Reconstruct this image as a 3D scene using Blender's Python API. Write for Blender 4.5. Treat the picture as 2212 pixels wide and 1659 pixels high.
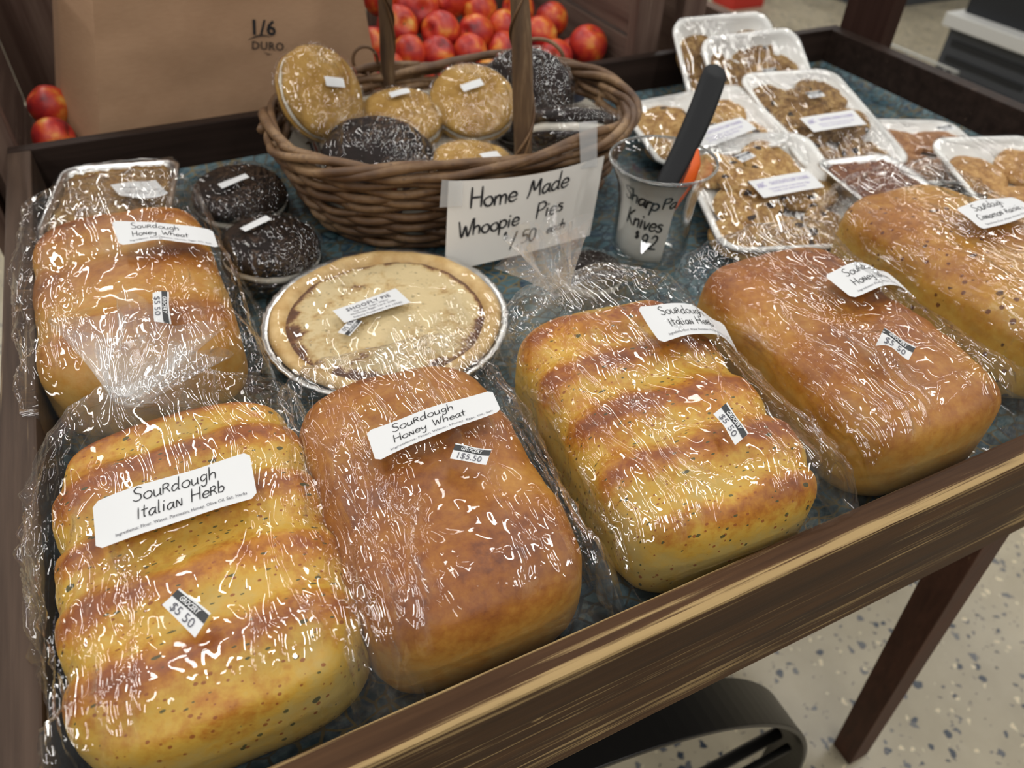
import bpy, bmesh, math, random
import numpy as np
from mathutils import Vector, Matrix, Euler
from mathutils.bvhtree import BVHTree

for o in list(bpy.data.objects): bpy.data.objects.remove(o)
S = bpy.context.scene
C = S.collection
random.seed(3)
Z0 = 0.93            # height of the tray's top edge above the floor; things are given in tray coordinates (z = 0 at the rail top)

# ------------------------------------------------------------------ camera
cam_data = bpy.data.cameras.new('camera')
cam = bpy.data.objects.new('camera', cam_data); C.objects.link(cam)
cam_data.sensor_width = 36.0
cam_data.lens = 1612.58 / 2212 * 36.0
cam_data.clip_start = 0.02
cam_data.dof.use_dof = True
cam_data.dof.focus_distance = 0.52
cam_data.dof.aperture_fstop = (cam_data.lens / 1000) / 0.0040
Xr = Vector((0.90123212, -0.27344995, 0.33616333)); Yr = Vector((-0.43245241, -0.61708003, 0.65741703)); Zr = Vector((0.02766903, -0.73785999, -0.67438644))
M = Matrix((Xr, Yr, Zr)) @ Matrix(((1, 0, 0), (0, -1, 0), (0, 0, -1)))
cam.matrix_world = Matrix.Translation((0.14520807, -0.19111012, 0.42 + Z0)) @ M.to_4x4()
S.camera = cam

# ------------------------------------------------------------------ light
S.view_settings.view_transform = 'Standard'; S.view_settings.look = 'None'
S.view_settings.exposure = 0.42; S.view_settings.gamma = 1.0; S.view_settings.use_curve_mapping = False
w = bpy.data.worlds.new('world'); S.world = w; w.use_nodes = True
w.node_tree.nodes['Background'].inputs[0].default_value = (1.0, 0.985, 0.96, 1)
w.node_tree.nodes['Background'].inputs[1].default_value = 0.065
for ix, lx in enumerate((-3.1, -1.7, -0.3, 1.1, 2.5, 3.9, 5.3)):
    for iy, ly in enumerate((-3.1, -1.3, 0.5, 2.3, 4.1, 5.9)):
        ld = bpy.data.lights.new('ceiling_lamp', 'AREA'); ld.shape = 'RECTANGLE'; ld.size = 0.13; ld.size_y = 1.2
        ld.energy = 8.6; ld.color = (1.0, 0.97, 0.92)
        lo = bpy.data.objects.new('ceiling_lamp', ld); C.objects.link(lo)
        lo.location = (lx, ly, 1.95 + Z0)
S.cycles.transparent_max_bounces = 16
S.cycles.max_bounces = 5; S.cycles.diffuse_bounces = 3; S.cycles.glossy_bounces = 3; S.cycles.transmission_bounces = 4
S.cycles.use_adaptive_sampling = True; S.cycles.adaptive_threshold = 0.07; S.cycles.adaptive_min_samples = 16
S.cycles.caustics_reflective = False; S.cycles.caustics_refractive = False
S.cycles.sample_clamp_indirect = 6.0

# ------------------------------------------------------------------ helpers
_rs = np.random.RandomState(7)
_P = _rs.permutation(256); _P = np.r_[_P, _P, _P]
_G = _rs.normal(size=(256, 3)); _G /= np.linalg.norm(_G, axis=1)[:, None]
def pn(p, sc=1.0, off=0.0):
    p = np.asarray(p, float) * sc + off
    i = np.floor(p).astype(int); f = p - i; i &= 255
    u = f * f * f * (f * (f * 6 - 15) + 10)
    r = 0
    for a in (0, 1):
        for b in (0, 1):
            for c in (0, 1):
                h = _P[_P[_P[i[:, 0] + a] + i[:, 1] + b] + i[:, 2] + c]
                d = (_G[h] * (f - np.array([a, b, c]))).sum(1)
                wt = (u[:, 0] if a else 1 - u[:, 0]) * (u[:, 1] if b else 1 - u[:, 1]) * (u[:, 2] if c else 1 - u[:, 2])
                r = r + d * wt
    return r
def fbm(p, sc, oct=4, off=0.0):
    r = 0; a = 1.0
    for k in range(oct):
        r = r + a * pn(p, sc * 2 ** k, off + 17.3 * k); a *= 0.5
    return r
def sm(t):
    t = np.clip(t, 0, 1); return t * t * (3 - 2 * t)
def spow(v, e): return np.sign(v) * np.abs(v) ** e

def link_mesh(name, me, mat, parent=None):
    o = bpy.data.objects.new(name, me); C.objects.link(o)
    if mat is not None:
        for m_ in (mat if isinstance(mat, (list, tuple)) else [mat]): me.materials.append(m_)
    if parent is not None: o.parent = parent
    return o
def mesh_obj(name, v, f, mat, parent=None, smooth=True, attr=None):
    me = bpy.data.meshes.new(name)
    me.from_pydata([tuple(map(float, q)) for q in v], [], [tuple(map(int, q)) for q in f])
    if smooth: me.polygons.foreach_set('use_smooth', [True] * len(me.polygons))
    if attr is not None:
        for k, val in attr.items():
            a = me.attributes.new(k, 'FLOAT', 'POINT'); a.data.foreach_set('value', np.asarray(val, dtype=np.float32))
    me.update()
    return link_mesh(name, me, mat, parent)
def gridf(nu, nv, wrapv=False, flip=False, off=0):
    fs = []
    for i in range(nu - 1):
        for j in range(nv if wrapv else nv - 1):
            a = i * nv + j; b = i * nv + (j + 1) % nv; c = b + nv; d = a + nv
            fs.append((a + off, d + off, c + off, b + off) if flip else (a + off, b + off, c + off, d + off))
    return fs
def thing(name, label, cat, loc=(0, 0, 0), rot=(0, 0, 0), group=None):
    o = bpy.data.objects.new(name, None); C.objects.link(o); o.empty_display_size = 0.05
    o.location = (loc[0], loc[1], loc[2] + Z0); o.rotation_euler = rot
    tag(o, label, cat, group); return o
def tag(o, label, cat, group=None):
    o['label'] = label; o['category'] = cat
    if group: o['group'] = group
def boxes(name, lst, mat, parent=None, bevel=0.0015):
    """lst of (x0,x1,y0,y1,z0,z1) in one mesh"""
    bm = bmesh.new()
    for x0, x1, y0, y1, z0, z1 in lst:
        r = bmesh.ops.create_cube(bm, size=1.0)
        for q in r['verts']:
            q.co = Vector(((x0 + x1) / 2 + q.co.x * (x1 - x0), (y0 + y1) / 2 + q.co.y * (y1 - y0), (z0 + z1) / 2 + q.co.z * (z1 - z0)))
    if bevel: bmesh.ops.bevel(bm, geom=bm.edges[:], offset=bevel, segments=2, affect='EDGES', profile=0.6)
    me = bpy.data.meshes.new(name); bm.to_mesh(me); bm.free()
    return link_mesh(name, me, mat, parent)
def beam(name, p, q, sx, sy, mat, parent=None, bevel=0.002):
    p = Vector(p); q = Vector(q); d = q - p; L = d.length
    o = boxes(name, [(-sx / 2, sx / 2, -sy / 2, sy / 2, 0, L)], mat, parent, bevel)
    z = d.normalized(); y = Vector((0, 1, 0)); x = y.cross(z).normalized(); y = z.cross(x)
    T = Matrix((x, y, z)).transposed().to_4x4(); T.translation = p
    o.data.transform(T); return o
def tube_geo(pts, rad, ns=7, cap=True):
    pts = np.asarray(pts, float); n = len(pts)
    rad = np.full(n, rad) if np.isscalar(rad) else np.asarray(rad)
    t = np.gradient(pts, axis=0); t /= np.linalg.norm(t, axis=1)[:, None] + 1e-12
    ref = np.array([0, 0, 1.0]) if abs(t[0][2]) < 0.9 else np.array([1.0, 0, 0])
    N = np.cross(t[0], ref); N /= np.linalg.norm(N)
    V = []
    ang = np.linspace(0, 2 * np.pi, ns, endpoint=False)
    for i in range(n):
        N = N - t[i] * np.dot(N, t[i]); N /= np.linalg.norm(N) + 1e-12
        B = np.cross(t[i], N)
        V.append(pts[i] + rad[i] * (np.cos(ang)[:, None] * N + np.sin(ang)[:, None] * B))
    V = np.concatenate(V); F = gridf(n, ns, True)
    if cap:
        F.append(tuple(range(ns))[::-1]); F.append(tuple((n - 1) * ns + k for k in range(ns)))
    return V, F
class Acc:
    def __init__(s): s.v = []; s.f = []; s.n = 0
    def add(s, V, F):
        V = np.asarray(V); s.v.append(V); s.f += [tuple(i + s.n for i in q) for q in F]; s.n += len(V)
    def tube(s, *a, **k): s.add(*tube_geo(*a, **k))
    def obj(s, name, mat, parent=None, smooth=True): return mesh_obj(name, np.concatenate(s.v), s.f, mat, parent, smooth)
def lathe(name, prof, mat, parent=None, n=64, smooth=True, wob=None):
    a = np.linspace(0, 2 * np.pi, n, endpoint=False)
    V = []
    for r, z in prof:
        V.append(np.c_[r * np.cos(a), r * np.sin(a), np.full(n, z)])
    V = np.concatenate(V)
    if wob is not None: V = wob(V)
    return mesh_obj(name, V, gridf(len(prof), n, True), mat, parent, smooth)

# ------------------------------------------------------------------ node helper
class NT:
    def __init__(s, name):
        s.m = bpy.data.materials.new(name); s.m.use_nodes = True; s.t = s.m.node_tree
        s.b = s.t.nodes['Principled BSDF']; s.out = s.t.nodes['Material Output']
    def n(s, typ, ins=None, **pr):
        x = s.t.nodes.new(typ)
        for k, v in pr.items(): setattr(x, k, v)
        for k, v in (ins or {}).items(): s.set(x.inputs[k], v)
        return x
    def set(s, sock, v):
        if isinstance(v, bpy.types.NodeSocket): s.t.links.new(v, sock)
        elif isinstance(v, bpy.types.Node): s.t.links.new(v.outputs[0], sock)
        else: sock.default_value = v
    def P(s, **k):
        for a, v in k.items(): s.set(s.b.inputs[a.replace('_', ' ')], v)
    def obj(s): return s.n('ShaderNodeTexCoord').outputs['Object']
    def map(s, sc, vec=None, loc=(0, 0, 0), rot=(0, 0, 0)):
        return s.n('ShaderNodeMapping', {'Vector': vec if vec is not None else s.obj(), 'Scale': sc, 'Location': loc, 'Rotation': rot}).outputs[0]
    def noise(s, scale, vec=None, detail=4, rough=0.55, dist=0.0):
        return s.n('ShaderNodeTexNoise', {'Vector': vec if vec is not None else s.obj(), 'Scale': scale, 'Detail': detail, 'Roughness': rough, 'Distortion': dist}).outputs['Fac']
    def vor(s, scale, vec=None, feature='F1', out='Distance', rnd=1.0):
        return s.n('ShaderNodeTexVoronoi', {'Vector': vec if vec is not None else s.obj(), 'Scale': scale, 'Randomness': rnd}, feature=feature).outputs[out]
    def math(s, op, a, b=0.0, c=None, clamp=False):
        x = s.n('ShaderNodeMath', operation=op, use_clamp=clamp); s.set(x.inputs[0], a); s.set(x.inputs[1], b)
        if c is not None: s.set(x.inputs[2], c)
        return x.outputs[0]
    def rng(s, v, a, b, c=0.0, d=1.0, smooth=False):
        return s.n('ShaderNodeMapRange', {'Value': v, 'From Min': a, 'From Max': b, 'To Min': c, 'To Max': d}, interpolation_type='SMOOTHSTEP' if smooth else 'LINEAR').outputs[0]
    def ramp(s, v, stops):
        x = s.n('ShaderNodeValToRGB'); s.set(x.inputs[0], v); e = x.color_ramp.elements
        while len(e) < len(stops): e.new(0.5)
        for q, (p, c) in zip(e, stops): q.position = p; q.color = (*c, 1)
        return x.outputs[0]
    def mix(s, f, a, b, blend='MIX'):
        x = s.n('ShaderNodeMix', data_type='RGBA', blend_type=blend)
        s.set(x.inputs['Factor'], f)
        s.set(x.inputs[6], (*a, 1) if isinstance(a, tuple) else a); s.set(x.inputs[7], (*b, 1) if isinstance(b, tuple) else b)
        return x.outputs[2]
    def bump(s, h, strength=0.3, dist=0.001, normal=None):
        x = s.n('ShaderNodeBump', {'Height': h, 'Strength': strength, 'Distance': dist})
        if normal is not None: s.set(x.inputs['Normal'], normal)
        return x.outputs[0]
    def attr(s, name): return s.n('ShaderNodeAttribute', attribute_name=name).outputs['Fac']
    def rand(s): return s.n('ShaderNodeObjectInfo').outputs['Random']

def simple(name, col, rough=0.5, **k):
    t = NT(name); t.P(Base_Color=(*col, 1), Roughness=rough, **k); return t.m

def wood(name, axis, dark, mid, worn, wear=0.35, edge=None, rough=0.5):
    t = NT(name); o = t.obj()
    sc = [70, 70, 70]; sc[axis] = 3.0
    sc2 = [150, 150, 150]; sc2[axis] = 2.2
    g = t.noise(1.0, t.map(tuple(sc), o), 6, 0.6, 0.4)
    col = t.ramp(g, [(0.3, dark), (0.7, mid)])
    g2 = t.noise(1.0, t.map(tuple(sc2), o, (3, 1, 2)), 5, 0.65, 0.3)
    big = t.noise(9.0, o, 3)
    th = t.math('ADD', t.math('MULTIPLY', big, 0.25), g2)
    if edge is not None:
        sep = t.n('ShaderNodeSeparateXYZ', {0: o})
        m = t.rng(sep.outputs['Z'], Z0 + edge[0], Z0 + edge[1], 0, 1, True)
        m2 = t.rng(sep.outputs['Y'], edge[3], edge[2], 0, 1, True)
        th = t.math('ADD', th, t.math('MULTIPLY', t.math('MULTIPLY', m, m2), edge[4]))
    wf = t.rng(th, 0.80 - wear * 0.3, 0.92 - wear * 0.3, 0, 1, True)
    col = t.mix(wf, col, worn)
    # nicks and scratches
    sc3 = [60, 60, 60]; sc3[axis] = 14
    ns = t.noise(1.0, t.map(tuple(sc3), o, rot=(0.4, 0.3, 0.5)), 2)
    col = t.mix(t.rng(ns, 0.745, 0.775), col, worn)
    t.P(Specular_IOR_Level=0.12, Base_Color=col, Roughness=t.rng(g, 0, 1, rough - 0.1, rough + 0.15), Normal=t.bump(t.math('ADD', g2, g), 0.35, 0.0006))
    return t.m

def film(name, crinkle=1.0, haze=0.05, refl=0.045, scale=1.0, rough=0.03, milk=0.10, fine=0.55, fm=(0.50, 0.60), edge=0.7, dist=0.0024):
    t = NT(name); o = t.obj()
    wv = t.noise(9 * scale, o, 2, 0.5)
    warp = t.n('ShaderNodeVectorMath', {0: o, 1: t.n('ShaderNodeVectorMath', {0: t.n('ShaderNodeTexNoise', {'Vector': o, 'Scale': 18 * scale, 'Detail': 2}).outputs['Color'], 1: (0.022, 0.022, 0.022)}, operation='MULTIPLY').outputs[0]}, operation='ADD').outputs[0]
    def ridge(sc, rot, k, det=1):
        a = t.noise(1.0, t.map(sc, warp, rot=rot), det, 0.5)
        a = t.math('ABSOLUTE', t.math('SUBTRACT', a, 0.5))
        return t.math('POWER', t.math('SUBTRACT', 1.0, t.math('MULTIPLY', a, 2.0)), k)
    c1 = ridge((46 * scale, 3.6 * scale, 26 * scale), (0, 0, 0.16), 8.0)
    c2 = ridge((38 * scale, 5 * scale, 26 * scale), (0, 0, -0.38), 10.0)
    c3 = ridge((95 * scale, 45 * scale, 80 * scale), (0.3, 0.2, 0.5), 5.0, 2)
    mk = t.noise(11 * scale, o, 2)
    msk = t.rng(mk, fm[0], fm[1], 0, 1, True)
    msk2 = t.rng(t.noise(13 * scale, t.map((1, 1, 1), o, (5, 3, 1)), 2), 0.49, 0.60, 0, 1, True)
    h = t.math('MULTIPLY', t.math('ADD', c1, t.math('MULTIPLY', c2, 0.8)), msk2)
    h = t.math('ADD', h, t.math('MULTIPLY', t.math('MULTIPLY', c3, msk), fine))
    h = t.math('ADD', h, t.math('MULTIPLY', wv, 0.55))
    nm = t.bump(h, min(1.0, 0.8 * crinkle), dist)
    lw = t.n('ShaderNodeLayerWeight', {'Blend': 0.5, 'Normal': nm})
    fr = t.math('ADD', t.math('MULTIPLY', t.math('POWER', lw.outputs['Facing'], 4.5), edge), t.math('ADD', refl * 0.5, t.math('MULTIPLY', t.math('MAXIMUM', msk, t.math('MULTIPLY', msk2, t.math('ADD', c1, c2, clamp=True))), refl * 1.9)), clamp=True)
    tr = t.n('ShaderNodeBsdfTransparent', {'Color': (1, 1, 1, 1)})
    gl = t.n('ShaderNodeBsdfGlossy', {'Color': (1, 1, 1, 1), 'Roughness': rough, 'Normal': nm})
    df = t.n('ShaderNodeBsdfDiffuse', {'Color': (0.9, 0.9, 0.9, 1)})
    hz = t.math('ADD', t.math('ADD', haze, t.math('MULTIPLY', t.attr('gather'), 0.4)), t.math('MULTIPLY', t.math('MULTIPLY', t.math('POWER', c1, 2.0), msk2), milk), clamp=True)
    m1 = t.n('ShaderNodeMixShader', {0: hz, 1: tr.outputs[0], 2: df.outputs[0]})
    m2 = t.n('ShaderNodeMixShader', {0: fr, 1: m1.outputs[0], 2: gl.outputs[0]})
    t.t.links.new(m2.outputs[0], t.out.inputs[0])
    return t.m

# ------------------------------------------------------------------ materials
DK, MD, WN = (0.030, 0.017, 0.010), (0.085, 0.050, 0.028), (0.36, 0.25, 0.115)
M_front = wood('wood_front_rail', 0, (0.028, 0.012, 0.005), (0.095, 0.047, 0.021), WN, 0.44, (-0.012, 0.0, -0.021, -0.004, 0.125))
M_side = wood('wood_side_rail', 1, (0.035, 0.022, 0.016), (0.10, 0.066, 0.048), (0.20, 0.14, 0.085), 0.2)
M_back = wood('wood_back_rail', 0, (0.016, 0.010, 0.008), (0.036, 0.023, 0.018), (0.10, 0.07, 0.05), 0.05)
M_leg = wood('wood_leg', 2, (0.045, 0.018, 0.012), (0.095, 0.042, 0.028), (0.2, 0.12, 0.07), 0.02)
M_post = wood('wood_canopy_post', 2, (0.028, 0.013, 0.010), (0.05, 0.025, 0.019), (0.1, 0.06, 0.05), 0.0)
M_crate = wood('wood_crate', 2, (0.085, 0.05, 0.04), (0.17, 0.115, 0.09), (0.27, 0.2, 0.15), 0.15, None, 0.65)
M_crate_y = wood('wood_crate_board', 1, (0.085, 0.05, 0.04), (0.17, 0.115, 0.09), (0.27, 0.2, 0.15), 0.15, None, 0.65)
M_iron = simple('black_iron', (0.018, 0.017, 0.016), 0.38, Metallic=0.6)
M_paper = simple('white_paper', (0.655, 0.665, 0.675), 0.65)
M_card = simple('cream_card', (0.72, 0.70, 0.66), 0.7)
M_ink = simple('black_ink', (0.012, 0.012, 0.014), 0.6)
M_print = simple('grey_print', (0.10, 0.10, 0.12), 0.6)
M_purple = simple('purple_print', (0.30, 0.26, 0.50), 0.6)
M_band = simple('black_band', (0.022, 0.024, 0.026), 0.5)
M_foam = simple('white_foam', (0.80, 0.80, 0.775), 0.45, Subsurface_Weight=0.0)
M_film = film('bag_film', 1.0, 0.006, 0.060, 0.72, milk=0.03, edge=0.5, fine=0.32, fm=(0.56, 0.66), dist=0.0030)
M_wrap = film('cling_film', 0.8, 0.003, 0.050, 0.8, milk=0.01, dist=0.0030, edge=0.4, fine=0.35, fm=(0.56, 0.66))
M_wrap_dark = film('cling_film_tight', 0.95, 0.0, 0.045, 1.15, milk=0.0, fine=1.3, fm=(0.46, 0.53), edge=0.4, dist=0.0055)

def foil_mat():
    t = NT('foil'); h = t.noise(90, None, 3)
    t.P(Base_Color=(0.75, 0.75, 0.74, 1), Metallic=1.0, Roughness=0.28, Normal=t.bump(h, 0.5, 0.0015)); return t.m
M_foil = foil_mat()

def cloth_mat():
    t = NT('pebble_print_cloth'); o = t.map((1, 1.35, 1))
    wp = t.n('ShaderNodeVectorMath', {0: o, 1: t.n('ShaderNodeVectorMath', {0: t.n('ShaderNodeTexNoise', {'Vector': o, 'Scale': 40.0, 'Detail': 2}).outputs['Color'], 1: (0.012, 0.012, 0)}, operation='MULTIPLY').outputs[0]}, operation='ADD').outputs[0]
    d = t.vor(62, wp, 'DISTANCE_TO_EDGE'); c = t.vor(62, wp, 'F1', 'Color')
    sp = t.n('ShaderNodeSeparateColor', {0: c})
    col = t.ramp(sp.outputs[0], [(0.0, (0.004, 0.020, 0.034)), (0.3, (0.022, 0.072, 0.095)), (0.55, (0.007, 0.026, 0.056)), (0.8, (0.055, 0.115, 0.135)), (1.0, (0.010, 0.040, 0.046))])
    col = t.mix(t.rng(t.noise(120, o, 3), 0.4, 0.75), col, (0.11, 0.17, 0.19))
    line = t.rng(d, 0.03, 0.09, 1, 0, True)
    lc = t.ramp(t.noise(14, o, 2), [(0.4, (0.008, 0.018, 0.025)), (0.62, (0.16, 0.12, 0.05))])
    col = t.mix(line, col, lc)
    t.P(Base_Color=col, Roughness=0.55, Normal=t.bump(t.noise(25, o, 2), 0.2, 0.002)); return t.m
M_cloth = cloth_mat()

def terrazzo():
    t = NT('terrazzo'); o = t.obj()
    base = t.ramp(t.noise(6, o, 5), [(0.3, (0.30, 0.26, 0.18)), (0.7, (0.41, 0.36, 0.26))])
    wp = t.n('ShaderNodeVectorMath', {0: o, 1: t.n('ShaderNodeVectorMath', {0: t.n('ShaderNodeTexNoise', {'Vector': o, 'Scale': 70.0, 'Detail': 2}).outputs['Color'], 1: (0.022, 0.022, 0)}, operation='MULTIPLY').outputs[0]}, operation='ADD').outputs[0]
    def chips(sc, lo, hi, keep):
        d = t.vor(sc, wp, 'F1', 'Distance'); c = t.n('ShaderNodeSeparateColor', {0: t.vor(sc, wp, 'F1', 'Color')})
        k = t.rng(c.outputs[0], keep, keep + 0.001)
        r = t.math('MULTIPLY', t.math('ADD', c.outputs[1], 0.35), hi)
        return t.math('MULTIPLY', k, t.math('LESS_THAN', d, r)), c.outputs[2]
    k, v = chips(46, 0, 0.29, 0.30)
    dk = t.ramp(v, [(0, (0.03, 0.04, 0.055)), (0.6, (0.06, 0.07, 0.09)), (1, (0.12, 0.12, 0.12))])
    col = t.mix(k, base, dk)
    k2, v2 = chips(90, 0, 0.22, 0.6); col = t.mix(k2, col, (0.16, 0.15, 0.13))
    k3, v3 = chips(60, 0, 0.26, 0.7); col = t.mix(k3, col, (0.62, 0.53, 0.36))
    t.P(Base_Color=col, Roughness=0.3); return t.m
M_floor = terrazzo()

def bread_mat(kind):
    t = NT('bread_' + kind); o = t.obj(); bake = t.attr('bake')
    n1 = t.noise(28, o, 5, 0.6); n2 = t.noise(140, o, 3, 0.6)
    b = t.math('ADD', bake, t.math('MULTIPLY', t.math('SUBTRACT', n1, 0.5), 0.55))
    n3 = t.noise(70, o, 4, 0.65)
    b = t.math('ADD', b, t.math('MULTIPLY', t.math('SUBTRACT', n2, 0.5), 0.34)); b = t.math('ADD', b, t.math('MULTIPLY', t.math('SUBTRACT', n3, 0.5), 0.5))
    if kind == 'herb':
        col = t.ramp(b, [(0.0, (0.52, 0.37, 0.10)), (0.3, (0.58, 0.34, 0.042)), (0.52, (0.45, 0.175, 0.012)), (0.75, (0.27, 0.070, 0.006)), (1.0, (0.15, 0.034, 0.004))])
    elif kind == 'wheat':
        col = t.ramp(b, [(0.0, (0.48, 0.29, 0.075)), (0.35, (0.45, 0.21, 0.028)), (0.6, (0.34, 0.122, 0.011)), (0.85, (0.23, 0.066, 0.006)), (1.0, (0.14, 0.034, 0.005))])
    else:
        col = t.ramp(b, [(0.0, (0.54, 0.35, 0.07)), (0.4, (0.45, 0.22, 0.03)), (0.7, (0.31, 0.115, 0.014)), (1.0, (0.14, 0.04, 0.008))])
    def specks(sc, size, keep, colr, base, stretch=(1, 1.6, 1)):
        vv = t.map(stretch, o, rot=(0, 0, 0.6)); d = t.vor(sc, vv); c = t.n('ShaderNodeSeparateColor', {0: t.vor(sc, vv, 'F1', 'Color')})
        k = t.math('MULTIPLY', t.math('GREATER_THAN', c.outputs[0], keep), t.math('LESS_THAN', t.math('ADD', d, t.math('ADD', t.math('MULTIPLY', n2, 0.15), t.math('MULTIPLY', t.math('SUBTRACT', n3, 0.4), 0.5))), t.math('ADD', size, t.math('MULTIPLY', c.outputs[1], 0.16))))
        return t.mix(t.math('MULTIPLY', k, 0.9), base, colr)
    if kind == 'herb':
        col = specks(190, 0.24, 0.50, (0.28, 0.075, 0.010), col)
        col = specks(140, 0.22, 0.72, (0.05, 0.058, 0.016), col, (1, 2.6, 1))
        col = specks(80, 0.19, 0.72, (0.045, 0.055, 0.020), col, (1, 2.0, 1))
    if kind == 'raisin':
        col = specks(110, 0.27, 0.60, (0.11, 0.028, 0.010), col, (1, 1.1, 1))
        col = specks(48, 0.20, 0.68, (0.045, 0.014, 0.009), col, (1, 1.4, 1))
    t.P(Base_Color=col, Roughness=0.42, Normal=t.bump(t.math('ADD', n2, n1), 0.35, 0.0012))
    return t.m
M_bread = {k: bread_mat(k) for k in ('herb', 'wheat', 'raisin')}

# ------------------------------------------------------------------ lettering
GL = {'H': ("0,1 0,0|.5,1 .5,0|0,.5 .5,.5", .65), 'o': (".25,.5 .05,.4 0,.2 .15,0 .35,.02 .45,.25 .35,.47 .2,.5", .55),
 'm': ("0,.48 0,0|0,.3 .15,.5 .27,.42 .28,0|.28,.3 .42,.5 .55,.42 .57,0", .7), 'e': (".03,.25 .4,.28 .35,.47 .18,.5 .02,.3 .08,.05 .25,0 .42,.1", .5),
 'M': ("0,-.02 .08,.3 .15,.95 .35,.35 .6,.95 .62,.5 .7,0", .82), 'a': (".38,.45 .2,.5 .02,.3 .05,.05 .2,0 .36,.25 .4,.5|.4,.48 .4,.1 .48,0", .55),
 'd': (".38,.42 .2,.5 .02,.3 .05,.05 .2,0 .38,.2|.42,1 .4,.4 .4,.05 .48,0", .58), 'W': ("0,.95 .18,0 .38,.65 .55,0 .8,1", .88),
 'h': ("0,1 0,0|0,.28 .18,.5 .35,.4 .36,0", .5), 'p': ("0,.5 0,-.4|0,.35 .18,.5 .38,.38 .36,.12 .18,0 0,.1", .52), 'i': (".05,.5 .05,0|.06,.72 .09,.75", .24),
 'P': ("0,1 0,0|0,.95 .3,1 .48,.8 .35,.55 0,.48", .56), 's': (".33,.45 .15,.5 .05,.38 .3,.22 .3,.05 .12,0 0,.08", .45),
 '$': (".35,.9 .1,.95 .05,.7 .35,.5 .3,.25 0,.25|.2,1.1 .18,.1", .45), '1': (".2,1 .1,.5 0,0", .3), '.': (".05,.05 .09,.02", .2),
 '5': (".45,1 .1,1 .08,.6 .3,.65 .45,.4 .35,.1 .05,.05", .6), '0': (".25,1 .05,.8 .05,.2 .25,0 .45,.2 .45,.8 .25,1", .6),
 'c': (".38,.42 .2,.5 .02,.3 .08,.05 .25,0 .4,.1", .45), 'S': (".45,.9 .25,1 .05,.82 .15,.58 .4,.42 .42,.12 .2,0 0,.12", .58),
 'r': ("0,.5 0,0|0,.3 .12,.48 .28,.46", .36), 'K': ("0,1 0,0|.42,1 .02,.5|.02,.5 .45,0", .6), 'n': ("0,.5 0,0|0,.3 .18,.5 .33,.4 .34,0", .48),
 'v': ("0,.5 .16,0 .34,.5", .42), '9': (".4,.75 .25,1 .05,.8 .15,.55 .38,.65|.4,.9 .38,.5 .3,0", .55), '2': ("0,.8 .15,1 .38,.85 .3,.5 0,.02|0,.02 .45,.03", .55),
 'u': ("0,.5 .02,.1 .15,0 .33,.15|.35,.5 .36,.08 .42,0", .5), 'R': ("0,.65 0,0|0,.62 .2,.68 .32,.52 .2,.36 0,.33 .2,.3 .38,0", .48),
 'g': (".36,.42 .18,.5 .02,.28 .15,.03 .36,.2|.38,.5 .36,-.25 .18,-.4 .05,-.25", .52), 'I': ("0,.85 0,0", .22), 't': (".12,.9 .1,.1 .2,0|-.05,.55 .32,.58", .36),
 'l': (".02,1 .02,.05 .1,0", .24), 'N': ("0,0 .02,.55 .3,.02 .32,.6", .45), 'b': ("0,1 0,0|0,.3 .18,.48 .36,.3 .25,.02 0,.05", .5),
 'y': ("0,.5 .05,.22 .2,.2 .35,.3|.38,.5 .34,-.2 .2,-.4 .05,-.3", .5), 'w': ("0,.5 .12,0 .28,.4 .42,0 .55,.5", .65),
 'C': (".5,.85 .3,1 .05,.7 .05,.3 .25,0 .5,.15", .6), ' ': ("", .45), 'A': ("0,0 .3,1 .5,0|.1,.4 .45,.4", .6)}
def catmull(P, k=5):
    P = np.asarray(P, float)
    if len(P) < 3: return np.array([P[0] * (1 - t) + P[-1] * t for t in np.linspace(0, 1, 6)])
    Q = np.r_[[2 * P[0] - P[1]], P, [2 * P[-1] - P[-2]]]; out = []
    for i in range(1, len(Q) - 2):
        for t in np.linspace(0, 1, k, endpoint=False):
            a, b, c, d = Q[i - 1:i + 3]
            out.append(0.5 * ((2 * b) + (-a + c) * t + (2 * a - 5 * b + 4 * c - d) * t * t + (-a + 3 * b - 3 * c + d) * t ** 3))
    out.append(P[-1]); return np.array(out)
def hand(text, size, x, y, pen, ang=0.0, slant=0.0, center=False, jit=0.03, track=0.0, seed=1):
    """handwritten strokes -> 2D verts, faces in label coordinates"""
    rn = random.Random(seed + len(text)); V = []; F = []
    W_ = sum(GL[c][1] + track for c in text) * size
    cx = -W_ / 2 if center else 0.0
    for ch in text:
        st, adv = GL[ch]; dy = rn.uniform(-jit, jit) * size; sc = 1 + rn.uniform(-jit, jit)
        for s in filter(None, st.split('|')):
            p = catmull([tuple(map(float, q.split(','))) for q in s.split()]) * size * sc
            p = np.c_[p[:, 0] + p[:, 1] * slant + cx, p[:, 1] + dy]
            d = np.gradient(p, axis=0); d /= np.linalg.norm(d, axis=1)[:, None] + 1e-9
            nn = np.c_[-d[:, 1], d[:, 0]]
            hw = pen / 2 * (1 - 0.35 * np.abs(np.linspace(-1, 1, len(p))) ** 3)
            p = p.copy(); p[0] -= d[0] * pen * 0.3; p[-1] += d[-1] * pen * 0.3
            b = len(V); 
            for q, m, h_ in zip(p, nn, hw): V.append(q + m * h_); V.append(q - m * h_)
            for k in range(len(p) - 1): F.append((b + 2 * k, b + 2 * k + 1, b + 2 * k + 3, b + 2 * k + 2))
        cx += (adv + track) * size
    V = np.array(V); ca, sa = math.cos(ang), math.sin(ang)
    V = np.c_[V[:, 0] * ca - V[:, 1] * sa + x, V[:, 0] * sa + V[:, 1] * ca + y]
    return V, F
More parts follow.
